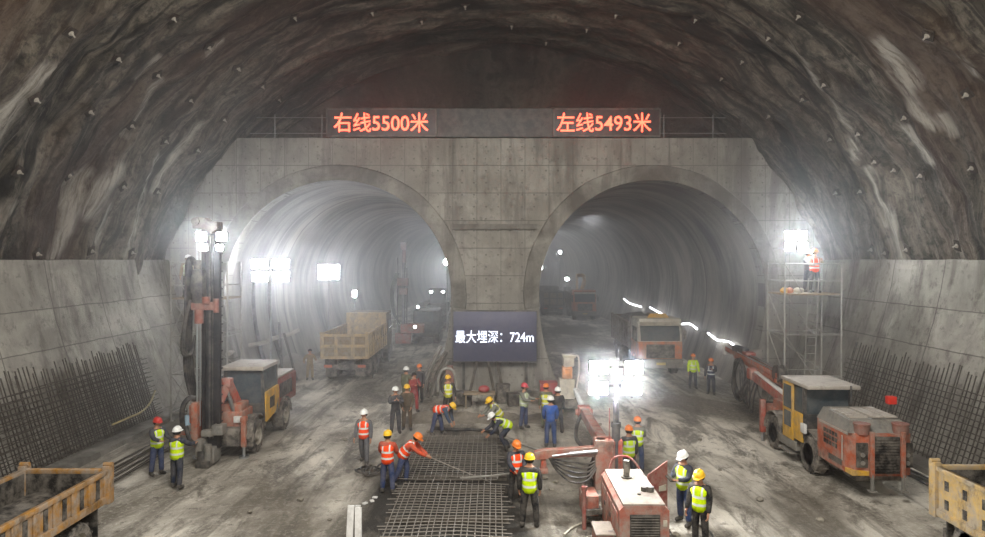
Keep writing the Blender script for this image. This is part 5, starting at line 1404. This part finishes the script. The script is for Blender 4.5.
# ------------------------------------------------------------------ SCAFFOLDS, REINFORCEMENT AND SITE CLUTTER
REBAR = mat('rebar_rust', '#3a332d', .75, .3, .3, .2, .2, 14)
REBARL = mat('rebar_grey', '#857f76', .6, .4, .25, .2, .2, 14)
PIPE = mat('scaffold_pipe', '#9a9890', .55, .3, .2, .35)
def scaffold(label, x0, x1, y0, y1, deck, top, ladder=True, lifts=3):
    t = thing('scaffold_tower', label, 'scaffold', ((x0 + x1) / 2, (y0 + y1) / 2, 0))
    for x in (x0, x1):
        for y in (y0, y1):
            mb = MB(); mb.cyl((x, y, 0), (x, y, top), .04, n=8); mb.cyl((x, y, -.02), (x, y, .03), .1, n=8); mb.build('post', PIPE, t)
    zs = [.35 + (deck - .35) * k / lifts for k in range(lifts)] + [deck + .5, top - .05]
    for z in zs:
        for p, q in (((x0, y0), (x1, y0)), ((x0, y1), (x1, y1)), ((x0, y0), (x0, y1)), ((x1, y0), (x1, y1))):
            mb = MB(); mb.cyl((p[0], p[1], z), (q[0], q[1], z), .025, n=6); mb.build('rail', PIPE, t)
    for k in range(lifts):
        za, zb = zs[k], (zs[k + 1] if k + 1 < lifts else deck)
        mb = MB(); mb.cyl((x0, y0 - .03, zb), ((x0 + x1) / 2, y0 - .03, za), .02, n=6); mb.build('brace', PIPE, t)
        mb = MB(); mb.cyl((x1, y1 + .03, za), (x0, y1 + .03, zb), .02, n=6); mb.build('brace', PIPE, t)
        mb = MB(); mb.cyl((x0, y0, za), (x0, y1, zb), .02, n=6); mb.build('brace', PIPE, t)
    mb = MB(); mb.cyl((x0, y0 - .03, top - .05), (x0 + (x1 - x0) * .3, y0 - .03, deck + .05), .02, n=6); mb.build('brace', PIPE, t)
    n = 5
    for k in range(n):
        ya = y0 + (y1 - y0) * k / n; mb = MB(); mb.b2(x0 - .02, x1 + .02, ya + .01, ya + (y1 - y0) / n - .01, deck - .07, deck, .01); mb.build('deck_board', WOOD, t)
    if ladder:
        lx = x0 + (x1 - x0) * .52; mb = MB()
        for o in (-.2, .2): mb.cyl((lx + o - .15, y0 + .25, .1), (lx + o + .1, y0 + .25, deck + .6), .022, n=6)
        for k in range(int(deck / .32)):
            f = k * .32 / (deck + .5); mb.cyl((lx - .35 + .25 * f, y0 + .25, .3 + k * .32), (lx + .05 + .25 * f, y0 + .25, .3 + k * .32), .016, n=6)
        mb.build('ladder', PIPE, t)
    return t
WOOD = mat('weathered_timber', '#8b7a60', .8, 0, .25, .3)
T1 = scaffold('tall steel scaffold tower with a working deck and lamps by the right wall', 11.5, 13.75, 26.2, 27.8, 5.27, 6.5)
T2 = scaffold('steel scaffold tower behind the tall drill mast by the left wall', -13.25, -10.95, 27.0, 28.5, 5.05, 6.55)
# lamp cluster standing on the right scaffold
t = thing('lamp_stand', 'cluster of four bright lamps on a pole above the right scaffold deck', 'lamp', (12.15, 27.6, 5.27))
mb = MB(); mb.cyl((12.15, 27.6, 5.27), (12.15, 27.6, 7.7), .03, n=8); mb.b2(11.95, 12.35, 27.4, 27.75, 5.27, 5.31); mb.build('mast', STEEL, t)
mb = MB(); mb.beam((11.8, 27.55, 7.6), (12.6, 27.55, 7.6), .04, .04); mb.beam((11.8, 27.55, 7.1), (12.6, 27.55, 7.1), .04, .04); mb.build('cross_arm', STEEL, t)
for px, py in ((790, 235), (802, 235), (790, 247), (803, 247)):
    p = W(px, py, 27.35); flood(t, (p.x, 27.35, p.z), .38, .30, LENS_MAST)
def deck_pt(px, Y): return (W(px, 0, Y).x, Y, 5.27)
person(deck_pt(814.5, 26.8), 0, 'worker in an orange vest and orange helmet standing on the right scaffold deck', 'orange', cloth('sand', '#8d7c62'), V_ORG, DKG, armL=(40, 8, 80, 30), armR=(20, 8, 70, 30), headturn=30, group='workers on the scaffolds')
person(deck_pt(808, 27.3), 30, 'worker in grey clothes and white helmet behind the orange vest on the right scaffold', 'white', GREY, None, NAVY, h=1.7, armL=(30, 8, 60, 30), armR=(30, 8, 60, 30), group='workers on the scaffolds')
person((W(188, 0, 27.7).x, 27.7, 5.05), 20, 'worker in a white helmet on the left scaffold behind the drill mast hoses', 'white', cloth('sand', '#8d7c62'), V_WHT, DKG, h=1.74, group='workers on the scaffolds')
# things lying on the deck
for k, (px, lab, m) in enumerate(((784.5, 'yellow tool bag on the right scaffold deck, nearest to its left post', YELLOW), (789.5, 'orange-brown sack on the right scaffold deck, between two other sacks', TRORANGE), (799, 'pale sack on the right scaffold deck below the lamps', CREAM))):
    p = W(px, 0, 26.4); mb = MB(); mb.sph((0, 0, .11), (.17 + .05 * (k == 2), .14, .12), 12, 8)
    for v in mb.bm.verts: v.co += Vector((0, 0, 0)) + v.co.normalized() * .03 * noise.noise(v.co * 9 + Vector((k * 3, 0, 0)))
    o = mb.build('tool_bag' if k == 0 else 'sack', m); o.location = (p.x, 26.42, 5.27); tag(o, lab, 'bag')
    mb = MB(); mb.tube([(-.06, 0, .21), (-.03, 0, .27), (.03, 0, .27), (.06, 0, .21)], .012, 6); mb.build('handle', BLACK, o, world=False)

# ---------------- tied reinforcing mats standing against the lining
def wall_mat(side, label, y0, y1, dy, second=False):
    t = thing('reinforcing_mat', label, 'reinforcement', (side * 13.9, (y0 + y1) / 2, .2))
    rng = random.Random(3 + side)
    def lx(z): 
        return 13.9 + .30 * z + .02 * z * (1 - z / 4)
    n = int((y1 - y0) / dy)
    for k in range(n + 1):
        y = y0 + k * dy + rng.uniform(-.03, .03); top = 3.12 + rng.uniform(-.16, .14); lean = rng.uniform(-.06, .06)
        mb = MB(); mb.tube([(side * lx(z), y + lean * z / 3, z) for z in (.18, 1.1, 2.1, top)], .021, 5); mb.build('vertical_bar', REBAR, t)
    for j in range(13):
        z = .3 + j * .185
        for off in ((0, -.18) if second else (0,)):
            mb = MB(); yy = [y0 + (y1 - y0) * q / 6 for q in range(7)]
            mb.tube([(side * (lx(z) - .035 + off), Y, z + rng.uniform(-.03, .03)) for Y in yy], .018, 5); mb.build('horizontal_bar', REBAR, t)
    return t
wall_mat(-1, 'long upright mat of rusty reinforcing bars leaning on the left wall', 15.7, 27.4, .165, True)
wall_mat(1, 'long upright mat of rusty reinforcing bars leaning on the right wall', 15.7, 27.4, .21, False)
wall_mat(-1, 'short upright reinforcing mat at the left picture edge beside the near left tipper', 13.0, 15.45, .165, True)
wall_mat(1, 'short upright reinforcing mat behind the near right tipper truck', 13.0, 15.45, .21, False)

# ---------------- mats lying over the trench in the floor
def floor_mat(label, y0, y1, x0, x1, z, yaw=0.0, dx=.165, dyy=.2):
    t = thing('reinforcing_mat', label, 'reinforcement', ((x0 + x1) / 2, (y0 + y1) / 2, z)); rng = random.Random(int(y0 * 10))
    n = int((x1 - x0) / dx); m = int((y1 - y0) / dyy)
    sag = lambda x, y: z + .05 * noise.noise(Vector((x * .8, y * .6, 1)))
    for k in range(n + 1):
        x = x0 + k * dx + rng.uniform(-.02, .02); a = rng.uniform(-.25, .2)
        pts = [(x + .035 * (y - y0) * yaw, y, sag(x, y) + .02) for y in [y0 + a + (y1 - y0) * q / 8 for q in range(9)]]
        mb = MB(); mb.tube(pts, .0145, 5); mb.build('long_bar', REBARL, t)
    for k in range(m + 1):
        y = y0 + k * dyy + rng.uniform(-.02, .02); e = rng.uniform(-.2, .2)
        pts = [(x, y, sag(x, y) - .005) for x in [x0 - .12 + e + (x1 - x0 + .24) * q / 5 for q in range(6)]]
        mb = MB(); mb.tube(pts, .012, 5); mb.build('cross_bar', REBARL, t)
    return t
floor_mat('near mat of crossed reinforcing bars on black mud at the bottom of the picture', 14.0, 19.1, -2.62, .22, .17)
floor_mat('far mat of crossed reinforcing bars reaching towards the pillar', 19.3, 24.25, -2.75, .08, .20, .0)
mb = MB()
for k in range(9):
    x = -2.6 + k * .33; pass
# timber bearers under the mats
for k, y in enumerate((14.6, 16.6, 18.7, 19.8, 22.0, 24.0)):
    o = MB().b2(-1.55, 1.55, -.06, .06, 0, .13, .01).build('timber_bearer', mat('wet_timber', '#3a332a', .8, 0, .25, .2)); o.location = (-1.2, y, -.01)
    tag(o, ['first timber bearer under the near floor mat counted from the camera', 'second timber bearer under the near floor mat counted from the camera', 'timber bearer under the far edge of the near floor mat', 'timber bearer under the near edge of the far floor mat', 'timber bearer under the middle of the far floor mat', 'timber bearer under the pillar end of the far floor mat'][k], 'timber', 'timber bearers under the floor mats')

# ---------------- bundle of straight bars on the ground by the left wall
rng = random.Random(12)
for k in range(9):
    x = -12.35 + k * .13 + rng.uniform(-.03, .03)
    mb = MB(); mb.tube([(x, 17.6 + rng.uniform(-.4, .4), .03), (x + .05, 20, .03), (x + .02 + rng.uniform(-.1, .1), 23.6 + rng.uniform(-.5, .5), .03)], .02, 6)
    o = mb.build('steel_bar', REBAR); tag(o, 'long straight steel bar lying in the bundle along the left footing', 'steel bar', 'steel bars along the left footing')
for k in range(3):
    mb = MB(); x = 12.6 + k * .2; mb.tube(smoothpath([(x, 14.5, .03), (x - .1, 17, .03), (x + .05, 20, .03), (x - .2, 23.5, .03)]), .035, 6)
    o = mb.build('ground_hose', HOSE); tag(o, ['black hose on the ground nearest the jumbo by the right wall', 'middle one of the three black hoses by the right wall', 'black hose on the ground nearest the right wall footing'][k], 'hose', 'hoses along the right wall')

# ---------------- rods held by the workers
def rod(label, a, b, r=.018, m=None):
    mb = MB(); mb.tube([a, Vector(a).lerp(Vector(b), .5) - Vector((0, 0, .02)), b], r, 6); o = mb.build('steel_rod', m or REBARL); return tag(o, label, 'steel rod')
hL = (ROD1['L'] + ROD1['R']) / 2
rod('long thin rod held low over the mat by the bending worker in orange', hL - Vector((.25, 0, -.12)), Vector((hL.x + 1.75, hL.y - .3, .27)))
rod('pale steel pipe pointing from the near mat to the two workers at its right edge', (-1.0, 19.0, .32), (.75, 18.3, .72), .03, PIPE)
p = Vector(W(513, 438, 21.5)); rod('pale pipe running from the crouching workers to the red boom tip', W(505, 438, 22.0), W(548, 453, 17.2), .035, PIPE)
mb = MB(); c = (TAB['L'] + TAB['R']) / 2; mb.box(c + Vector((-.05, 0, .04)), (.2, .28, .02), .005, (.5, .2, .6)); tag(mb.build('tablet', BLACK), 'dark tablet in the hands of the white-helmeted worker by the open red door', 'tablet')

# ---------------- rock bolts sticking out of the shotcrete
def bolt_mesh():
    mb = MB(); mb.box((0, 0, .03), (.26, .26, .03), .008); mb.box((0, 0, .0), (.4, .34, .05), .02); return mb.mesh('bearing_plate', mat('plate_rust', '#2f2620', .85, .1, .3, .15))
BP = bolt_mesh()
mb = MB(); mb.cyl((0, 0, .02), (0, 0, .2), .025, n=8); mb.cyl((0, 0, .04), (0, 0, .1), .055, n=6); mb.cyl((0, 0, .04), (0, 0, .06), .09, .07, n=12)
BN = mb.mesh('bolt_end', mat('bolt_steel', '#a39c90', .7, .1, .2, .15), True)
LPX = [(127, 52), (352, 30), (237, 115), (430, 95), (330, 158), (45, 188), (178, 225), (270, 258), (392, 205), (452, 238), (340, 290), (393, 300), (150, 365), (237, 378), (27, 350), (318, 393), (173, 515), (255, 518), (65, 522), (490, 140), (535, 170), (612, 40), (572, 200)]
RPX = [(20, 43), (235, 33), (175, 75), (530, 50), (120, 125), (80, 157), (305, 160), (245, 203), (585, 193), (458, 240), (365, 272), (183, 232), (295, 290), (488, 362), (597, 345), (375, 390), (400, 330), (430, 352), (390, 515), (435, 518), (475, 512), (570, 506), (308, 400)]
TPX = [(290, 15), (375, 30), (590, 60), (815, 70), (710, 15), (65, 115), (450, 8), (530, 30), (660, 40)]
BP_PTS = [(x / 2.067, y / 2.067) for x, y in LPX] + [(685 + x / 2.067, y / 2.067) for x, y in RPX] + [(200 + x / 1.698, y / 1.698) for x, y in TPX]
first = None
for i, (px, py) in enumerate(BP_PTS):
    p = vault_hit(px, py)
    if p.y > 35: continue
    nrm = Vector((-p.x / VA ** 2, 0, -(p.z - VC) / VB ** 2)).normalized()
    q = nrm.to_track_quat('Z', 'Y').to_euler()
    where = 'left' if px < 330 else ('right' if px > 660 else 'crown')
    o = bpy.data.objects.new('rock_bolt', None); COL.objects.link(o); o.location = vault_surface(p) + nrm * .05; o.rotation_euler = q
    o.rotation_euler.rotate_axis('Z', (i * 1.7) % 1.5)
    if where == 'crown': lab = 'rusty rock bolt with square plate in the crown of the dark shotcrete arch'
    else: lab = 'rusty rock bolt with square plate in the dark shotcrete arch, %s flank' % where
    tag(o, lab, 'rock bolt', 'rock bolts in the %s of the arch' % (where if where == 'crown' else where + ' flank'))
    inst('bearing_plate', BP, o); inst('bolt_end', BN, o)

# ---------------- clutter round the pillar
def box_thing(name, label, cat, c, size, m, lidm=None, rz=0.0, z0=0.0):
    t = thing(name, label, cat, (c[0], c[1], z0), rz)
    mb = MB(); mb.b2(-size[0] / 2, size[0] / 2, -size[1] / 2, size[1] / 2, 0, size[2], .03)
    for k in range(4): mb.b2(-size[0] / 2 + size[0] * (k + .5) / 4 - .02, -size[0] / 2 + size[0] * (k + .5) / 4 + .02, -size[1] / 2 - .02, -size[1] / 2 + .01, .04, size[2] - .05)
    mb.build('body', m, t, world=False)
    mb = MB(); mb.b2(-size[0] / 2 - .03, size[0] / 2 + .03, -size[1] / 2 - .03, size[1] / 2 + .03, size[2], size[2] + .05, .02); mb.build('lid', lidm or m, t, world=False)
    mb = MB(); mb.tube([(-.12, -size[1] / 2 - .02, size[2] * .7), (-.1, -size[1] / 2 - .07, size[2] * .72), (.1, -size[1] / 2 - .07, size[2] * .72), (.12, -size[1] / 2 - .02, size[2] * .7)], .012, 6); mb.build('handle', DARKSTEEL, t, world=False)
    return t
p = G(551, 408); box_thing('crate', 'red crate standing right of the pillar foot behind the workers', 'crate', (W(549, 0, 30).x, 30.4), (.75, .6, .95), mat('crate_red', '#a03038', .6, 0, .15, .25))
p = G(484, 408); t = thing('work_table', 'low trestle table with dark gear in front of the pillar', 'table', (p.x, 29.6, 0))
mb = MB(); mb.b2(p.x - .9, p.x + .5, 29.2, 29.9, .62, .68, .01); mb.build('tabletop', WOOD, t)
for sx in (-.8, .4):
    for y in (29.3, 29.8): mb = MB(); mb.b2(p.x + sx - .03, p.x + sx + .03, y - .03, y + .03, 0, .62); mb.build('leg', WOOD, t)
mb = MB(); mb.sph((0, 0, .16), (.26, .2, .16)); mb.box((.05, -.1, .2), (.3, .12, .06), .02); o = mb.build('hand_saw', mat('crate_red', '#a03038')); o.location = (p.x, 29.5, .68); tag(o, 'red hand machine lying on the trestle table before the pillar', 'tool')
for k, (px, w_, h_, y, m, lab) in enumerate(((459, .45, .55, 30.2, CHASSIS, 'dark steel box left of the trestle table under the screen'), (470, .38, .4, 29.9, MUDBODY, 'small black box directly left of the trestle table'), (503, .6, .8, 30.6, CHASSIS, 'dark grey box right of the trestle table at the pillar foot'), (513, .5, .5, 30.0, MUDBODY, 'black box beside the dark grey box at the pillar foot'))):
    box_thing('tool_box', lab, 'box', (W(px, 0, y).x - (.12 if k == 1 else 0), y), (w_, .5, h_), m, rz=.1 * k - .15)
# arch former pipe by the pillar's left foot
mb = MB(); mb.tube(smoothpath([W(438, 392, 31.4), W(439, 376, 31.4), W(444, 369, 31.4), W(452, 370, 31.4), W(456, 380, 31.4), W(457, 394, 31.4)]), .07, 8)
tag(mb.build('bent_pipe', PIPE), 'bent pale pipe hoop at the left foot of the pillar', 'pipe')
mb = MB(); a = W(450, 0, 31.6).x; mb.b2(a - .2, a + .2, 31.4, 31.8, 0, 1.4, .06); mb.cyl((a, 31.6, 1.4), (a, 31.6, 1.55), .15); tag(mb.build('gas_cylinder_box', mat('rust_red', '#8d4a38')), 'rust-red cabinet inside the bent pipe hoop', 'cabinet')
# leaning steel ribs left of the pillar
for k, (px0, py0, px1, py1) in enumerate(((417, 400, 441, 346), (422, 402, 446, 352), (426, 403, 448, 360), (431, 403, 450, 368))):
    a, b = W(px0 + 5, py0, 31.2 + k * .25), W(px1, py1, 32.0 + k * .35); a.z = max(a.z, .04)
    mb = MB(); d = (b - a).normalized(); mid = (a + b) / 2 + Vector((-.12, -.1, .1))
    pts = smoothpath([a, mid, b], 5)
    for p, q in zip(pts[:-1], pts[1:]): mb.beam(p, q, .24, .05); mb.beam(p, q, .06, .26)
    tag(mb.build('steel_rib', CHASSIS if k % 2 else GREYM), ['outermost dark steel rib leaning on the left of the pillar', 'grey rib second from the outside leaning on the left of the pillar', 'dark rib third from the outside leaning on the left of the pillar', 'innermost rib leaning on the left of the pillar'][k], 'steel rib', 'steel ribs leaning on the pillar')
for k, (px0, px1) in enumerate(((468, 477), (496, 488), (505, 497))):
    a, b = W(px0, 0, 30.9), W(px1, 0, 32.6); mb = MB(); mb.beam((a.x, 30.9, .05), (b.x, 32.7, 1.55), .12, .08, .01)
    tag(mb.build('timber_prop', mat('wet_timber', '#3a332a')), ['timber prop leaning under the left half of the screen', 'timber prop leaning under the middle of the screen', 'timber prop leaning under the right half of the screen'][k], 'timber', 'timber props below the screen')
# rubble berm in front of the pillar: loose stones are countable but shapeless spoil is not
vs, fs = [], []
NXB, NYB = 60, 10
for j in range(NYB + 1):
    for i in range(NXB + 1):
        x = -3.9 + 7.2 * i / NXB; y = 26.6 + 1.5 * j / NYB
        e = math.sin(PI * j / NYB) * min(1, i / 6, (NXB - i) / 6)
        vs.append(Vector((x, y + .3 * noise.noise(Vector((x * .7, 1, 1))), -.03 + e * (.16 + .3 * max(0, noise.fractal(Vector((x * .9, y * 1.4, 2)), .8, 2, 3))))))
for j in range(NYB):
    for i in range(NXB): k = j * (NXB + 1) + i; fs.append((k, k + 1, k + NXB + 2, k + NXB + 1))
mb = MB(); mb._add(vs, fs); o = mb.build('spoil_ridge', mat('spoil_mud', '#6d665b', .9, 0, .3, .35, .5, 6)); tag(o, 'low ridge of muddy spoil across the floor before the pillar', None, None, 'stuff')
# stones
rng = random.Random(4)
STM = mat('grey_stone', '#7b7568', .9, 0, .3, .3, .4, 6)
SPOTS = [(545, 478), (556, 482), (538, 470), (552, 490), (566, 462), (650, 520), (662, 508), (676, 536), (300, 500), (330, 520), (250, 512), (428, 432), (437, 398), (431, 400), (720, 470), (760, 500), (820, 520), (600, 425), (345, 440), (310, 440), (640, 400), (700, 440)]
for k, (px, py) in enumerate(SPOTS):
    g = G(px, py); r = rng.uniform(.07, .2) if k < 5 else rng.uniform(.04, .11)
    o = MB().rock((0, 0, 0), r, 2, .5, k * 1.3, .6).build('stone', STM); o.location = (g.x, g.y, r * .22); tag(o, 'small grey stone lying loose on the churned mud floor', 'stone', 'loose stones on the floor')
# hose heaps, scraps
g = G(371, 473)
t = thing('hose_heap', 'tangled black hose heap on the floor right of the lone orange-vested worker', 'hose', (g.x, g.y, 0))
for k in range(5):
    c = Vector((g.x - .3 + k * .15, g.y + .15 * math.sin(k * 2), .08)); hose(t, [c + Vector((math.cos(a) * .18, math.sin(a) * .3, .05 * math.sin(a * 2 + k) + .02)) for a in [k + .9 * j for j in range(7)]], .03)
g = G(440, 428); mb = MB(); mb.tube(smoothpath([(g.x - .2, 25.6, .06), (g.x + .6, 25.3, .1), (g.x + 1.3, 25.5, .05), (g.x + 2.2, 25.1, .06)]), .06, 8); tag(mb.build('ground_hose', HOSE), 'thick black hose lying beyond the far end of the mat', 'hose')
for k, (px, py) in enumerate(((358, 507), (365, 504), (372, 501.5), (375, 498))):
    g = G(px, py); mb = MB(); mb.box((0, 0, .02), (.14, .1, .04), .01, (0, 0, k)); o = mb.build('paper_scrap', WHITEP); o.location = (g.x, g.y, 0); tag(o, 'white paper scrap in a short row on the mud left of the near mat', 'scrap', 'white scraps on the mud')
for k, (px, dx, lab) in enumerate(((349, 0, 'left one of two white marker boards standing on the mud at the bottom edge'), (358, .04, 'right leaning one of two white marker boards at the bottom edge'))):
    X = W(px, 0, 15.2).x; mb = MB(); mb.hexa([(X - .075, 15.2, 0), (X + .075, 15.2, 0), (X + .075, 15.26, 0), (X - .075, 15.26, 0), (X - .075 - dx, 15.3 + .1, .86 - k * .05), (X + .075 - dx, 15.3 + .1, .86 - k * .05), (X + .075 - dx, 15.36 + .1, .86 - k * .05), (X - .075 - dx, 15.36 + .1, .86 - k * .05)])
    tag(mb.build('marker_board', WHITEP, smooth=False), lab, 'board')
# cable on the floor to the power pack
mb = MB(); mb.tube(smoothpath([G(564, 536) + Vector((0, 0, .03)), G(572, 529) + Vector((0, 0, .03)), G(583, 524) + Vector((0, 0, .03)), G(597, 520.5) + Vector((0, 0, .03)), Vector((2.3, 16.5, .1))]), .025, 6); tag(mb.build('power_cable', CREAM), 'pale cable curving over the mud to the power pack jack', 'cable')
mb = MB(); mb.tube(smoothpath([(4.0, 14.6, .03), (4.4, 14.4, .03), (4.9, 14.9, .03), (5.2, 15.9, .03), (4.9, 16.6, .03)]), .03, 6); tag(mb.build('ground_hose', HOSE), 'black hose on the mud behind the two workers at the bottom right', 'hose')
# duct along the left tunnel wall, yellow rope at the left mat
pts = [W(228, 354, 33.0), W(243, 347, 35.5), W(262, 343, 36.5), W(275, 338, 37.5), W(287, 335, 38.5), W(298, 330, 40)]
mb = MB(); mb.tube(smoothpath(pts, 6), .13, 8); tag(mb.build('ventilation_duct', DUSTROOF), 'sagging pale duct along the lower left tunnel wall', 'duct')
pts = [W(112, 425, 22.6), W(128, 418, 23.2), W(141, 412, 23.8), W(150, 403, 24.8), W(155, 391, 26.4)]
mb = MB(); mb.tube(smoothpath(pts, 6), .035, 7); tag(mb.build('yellow_hose', mat('dull_yellow_hose', '#a89a6a', .6, 0, .1, .3)), 'dull yellow hose hanging in front of the left reinforcing mat', 'hose')
# canvas mound and posts in the left tunnel
gm = G(294, 383)
vs, fs = [], []
for j in range(9):
    for i in range(13):
        u, v = i / 12, j / 8; x = -12.35 + 1.8 * u; y = 36.7 + 2.6 * v
        hgt = 1.55 * math.sin(PI * min(1, .08 + u * .9)) ** .7 * math.sin(PI * v) ** .6 if 0 < v < 1 else 0
        vs.append(Vector((x, y, max(-.02, hgt * (1 - .5 * u) + .1 * noise.noise(Vector((x * 2, y * 2, 1))) * (0 < v < 1)))))
for j in range(8):
    for i in range(12): k = j * 13 + i; fs.append((k, k + 1, k + 14, k + 13))
mb = MB(); mb._add(vs, fs); o = mb.build('canvas_mound', mat('grey_canvas', '#87827a', .85, 0, .15, .3)); tag(o, 'grey canvas covered mound at the left tunnel wall', 'canvas')
for (a, b, lab) in (((W(279, 322, 36.2)), (W(283, 345, 36.1)), 'short dark post standing up from the duct at the left tunnel wall'), ((W(284, 333, 36.3)), (W(297, 372, 36.2)), 'thin dark pole leaning over the canvas mound')):
    b = Vector((b.x, b.y, 0)) ; mb = MB(); mb.cyl(a, b, .07, .07, 8); tag(mb.build('leaning_pole', DARKSTEEL), lab, 'pole')
# dark cables down the left tunnel wall
def wallpt(cx, side, z, Y, inset=.06):
    dxx = (TR - 1.1 * ((TZ - z) / TZ) ** 2) if z < TZ else math.sqrt(max(0, TR ** 2 - (z - TZ) ** 2))
    return Vector((cx + side * (dxx - inset), Y, z))
for k, (Y, z0, z1) in enumerate(((37.0, .2, 5.6), (39.6, .2, 6.2))):
    mb = MB(); mb.tube([wallpt(-TX, -1, z0 + (z1 - z0) * q / 8, Y + .05 * q) for q in range(9)], .11, 8); tag(mb.build('wall_cable', BLACK), ['thick dark cable down the left tunnel wall nearest the mouth', 'thick dark cable down the left tunnel wall farther inside'][k], 'cable')
# slab leaning at the right tunnel wall behind the jumbo's boom
mb = MB(); a = W(744, 400, 31.2)
mb.hexa([(11.6, 31.4, 0), (12.9, 31.9, 0), (13.0, 32.2, 0), (11.6, 31.8, 0), (12.3, 32.4, 2.1), (13.2, 32.6, 2.2), (13.2, 32.8, 2.2), (12.3, 32.8, 2.1)]); tag(mb.build('concrete_slab', mat('grey_canvas', '#87827a'), smooth=False), 'grey slab leaning at the right tunnel mouth beyond the jumbo boom', 'slab')
flush()
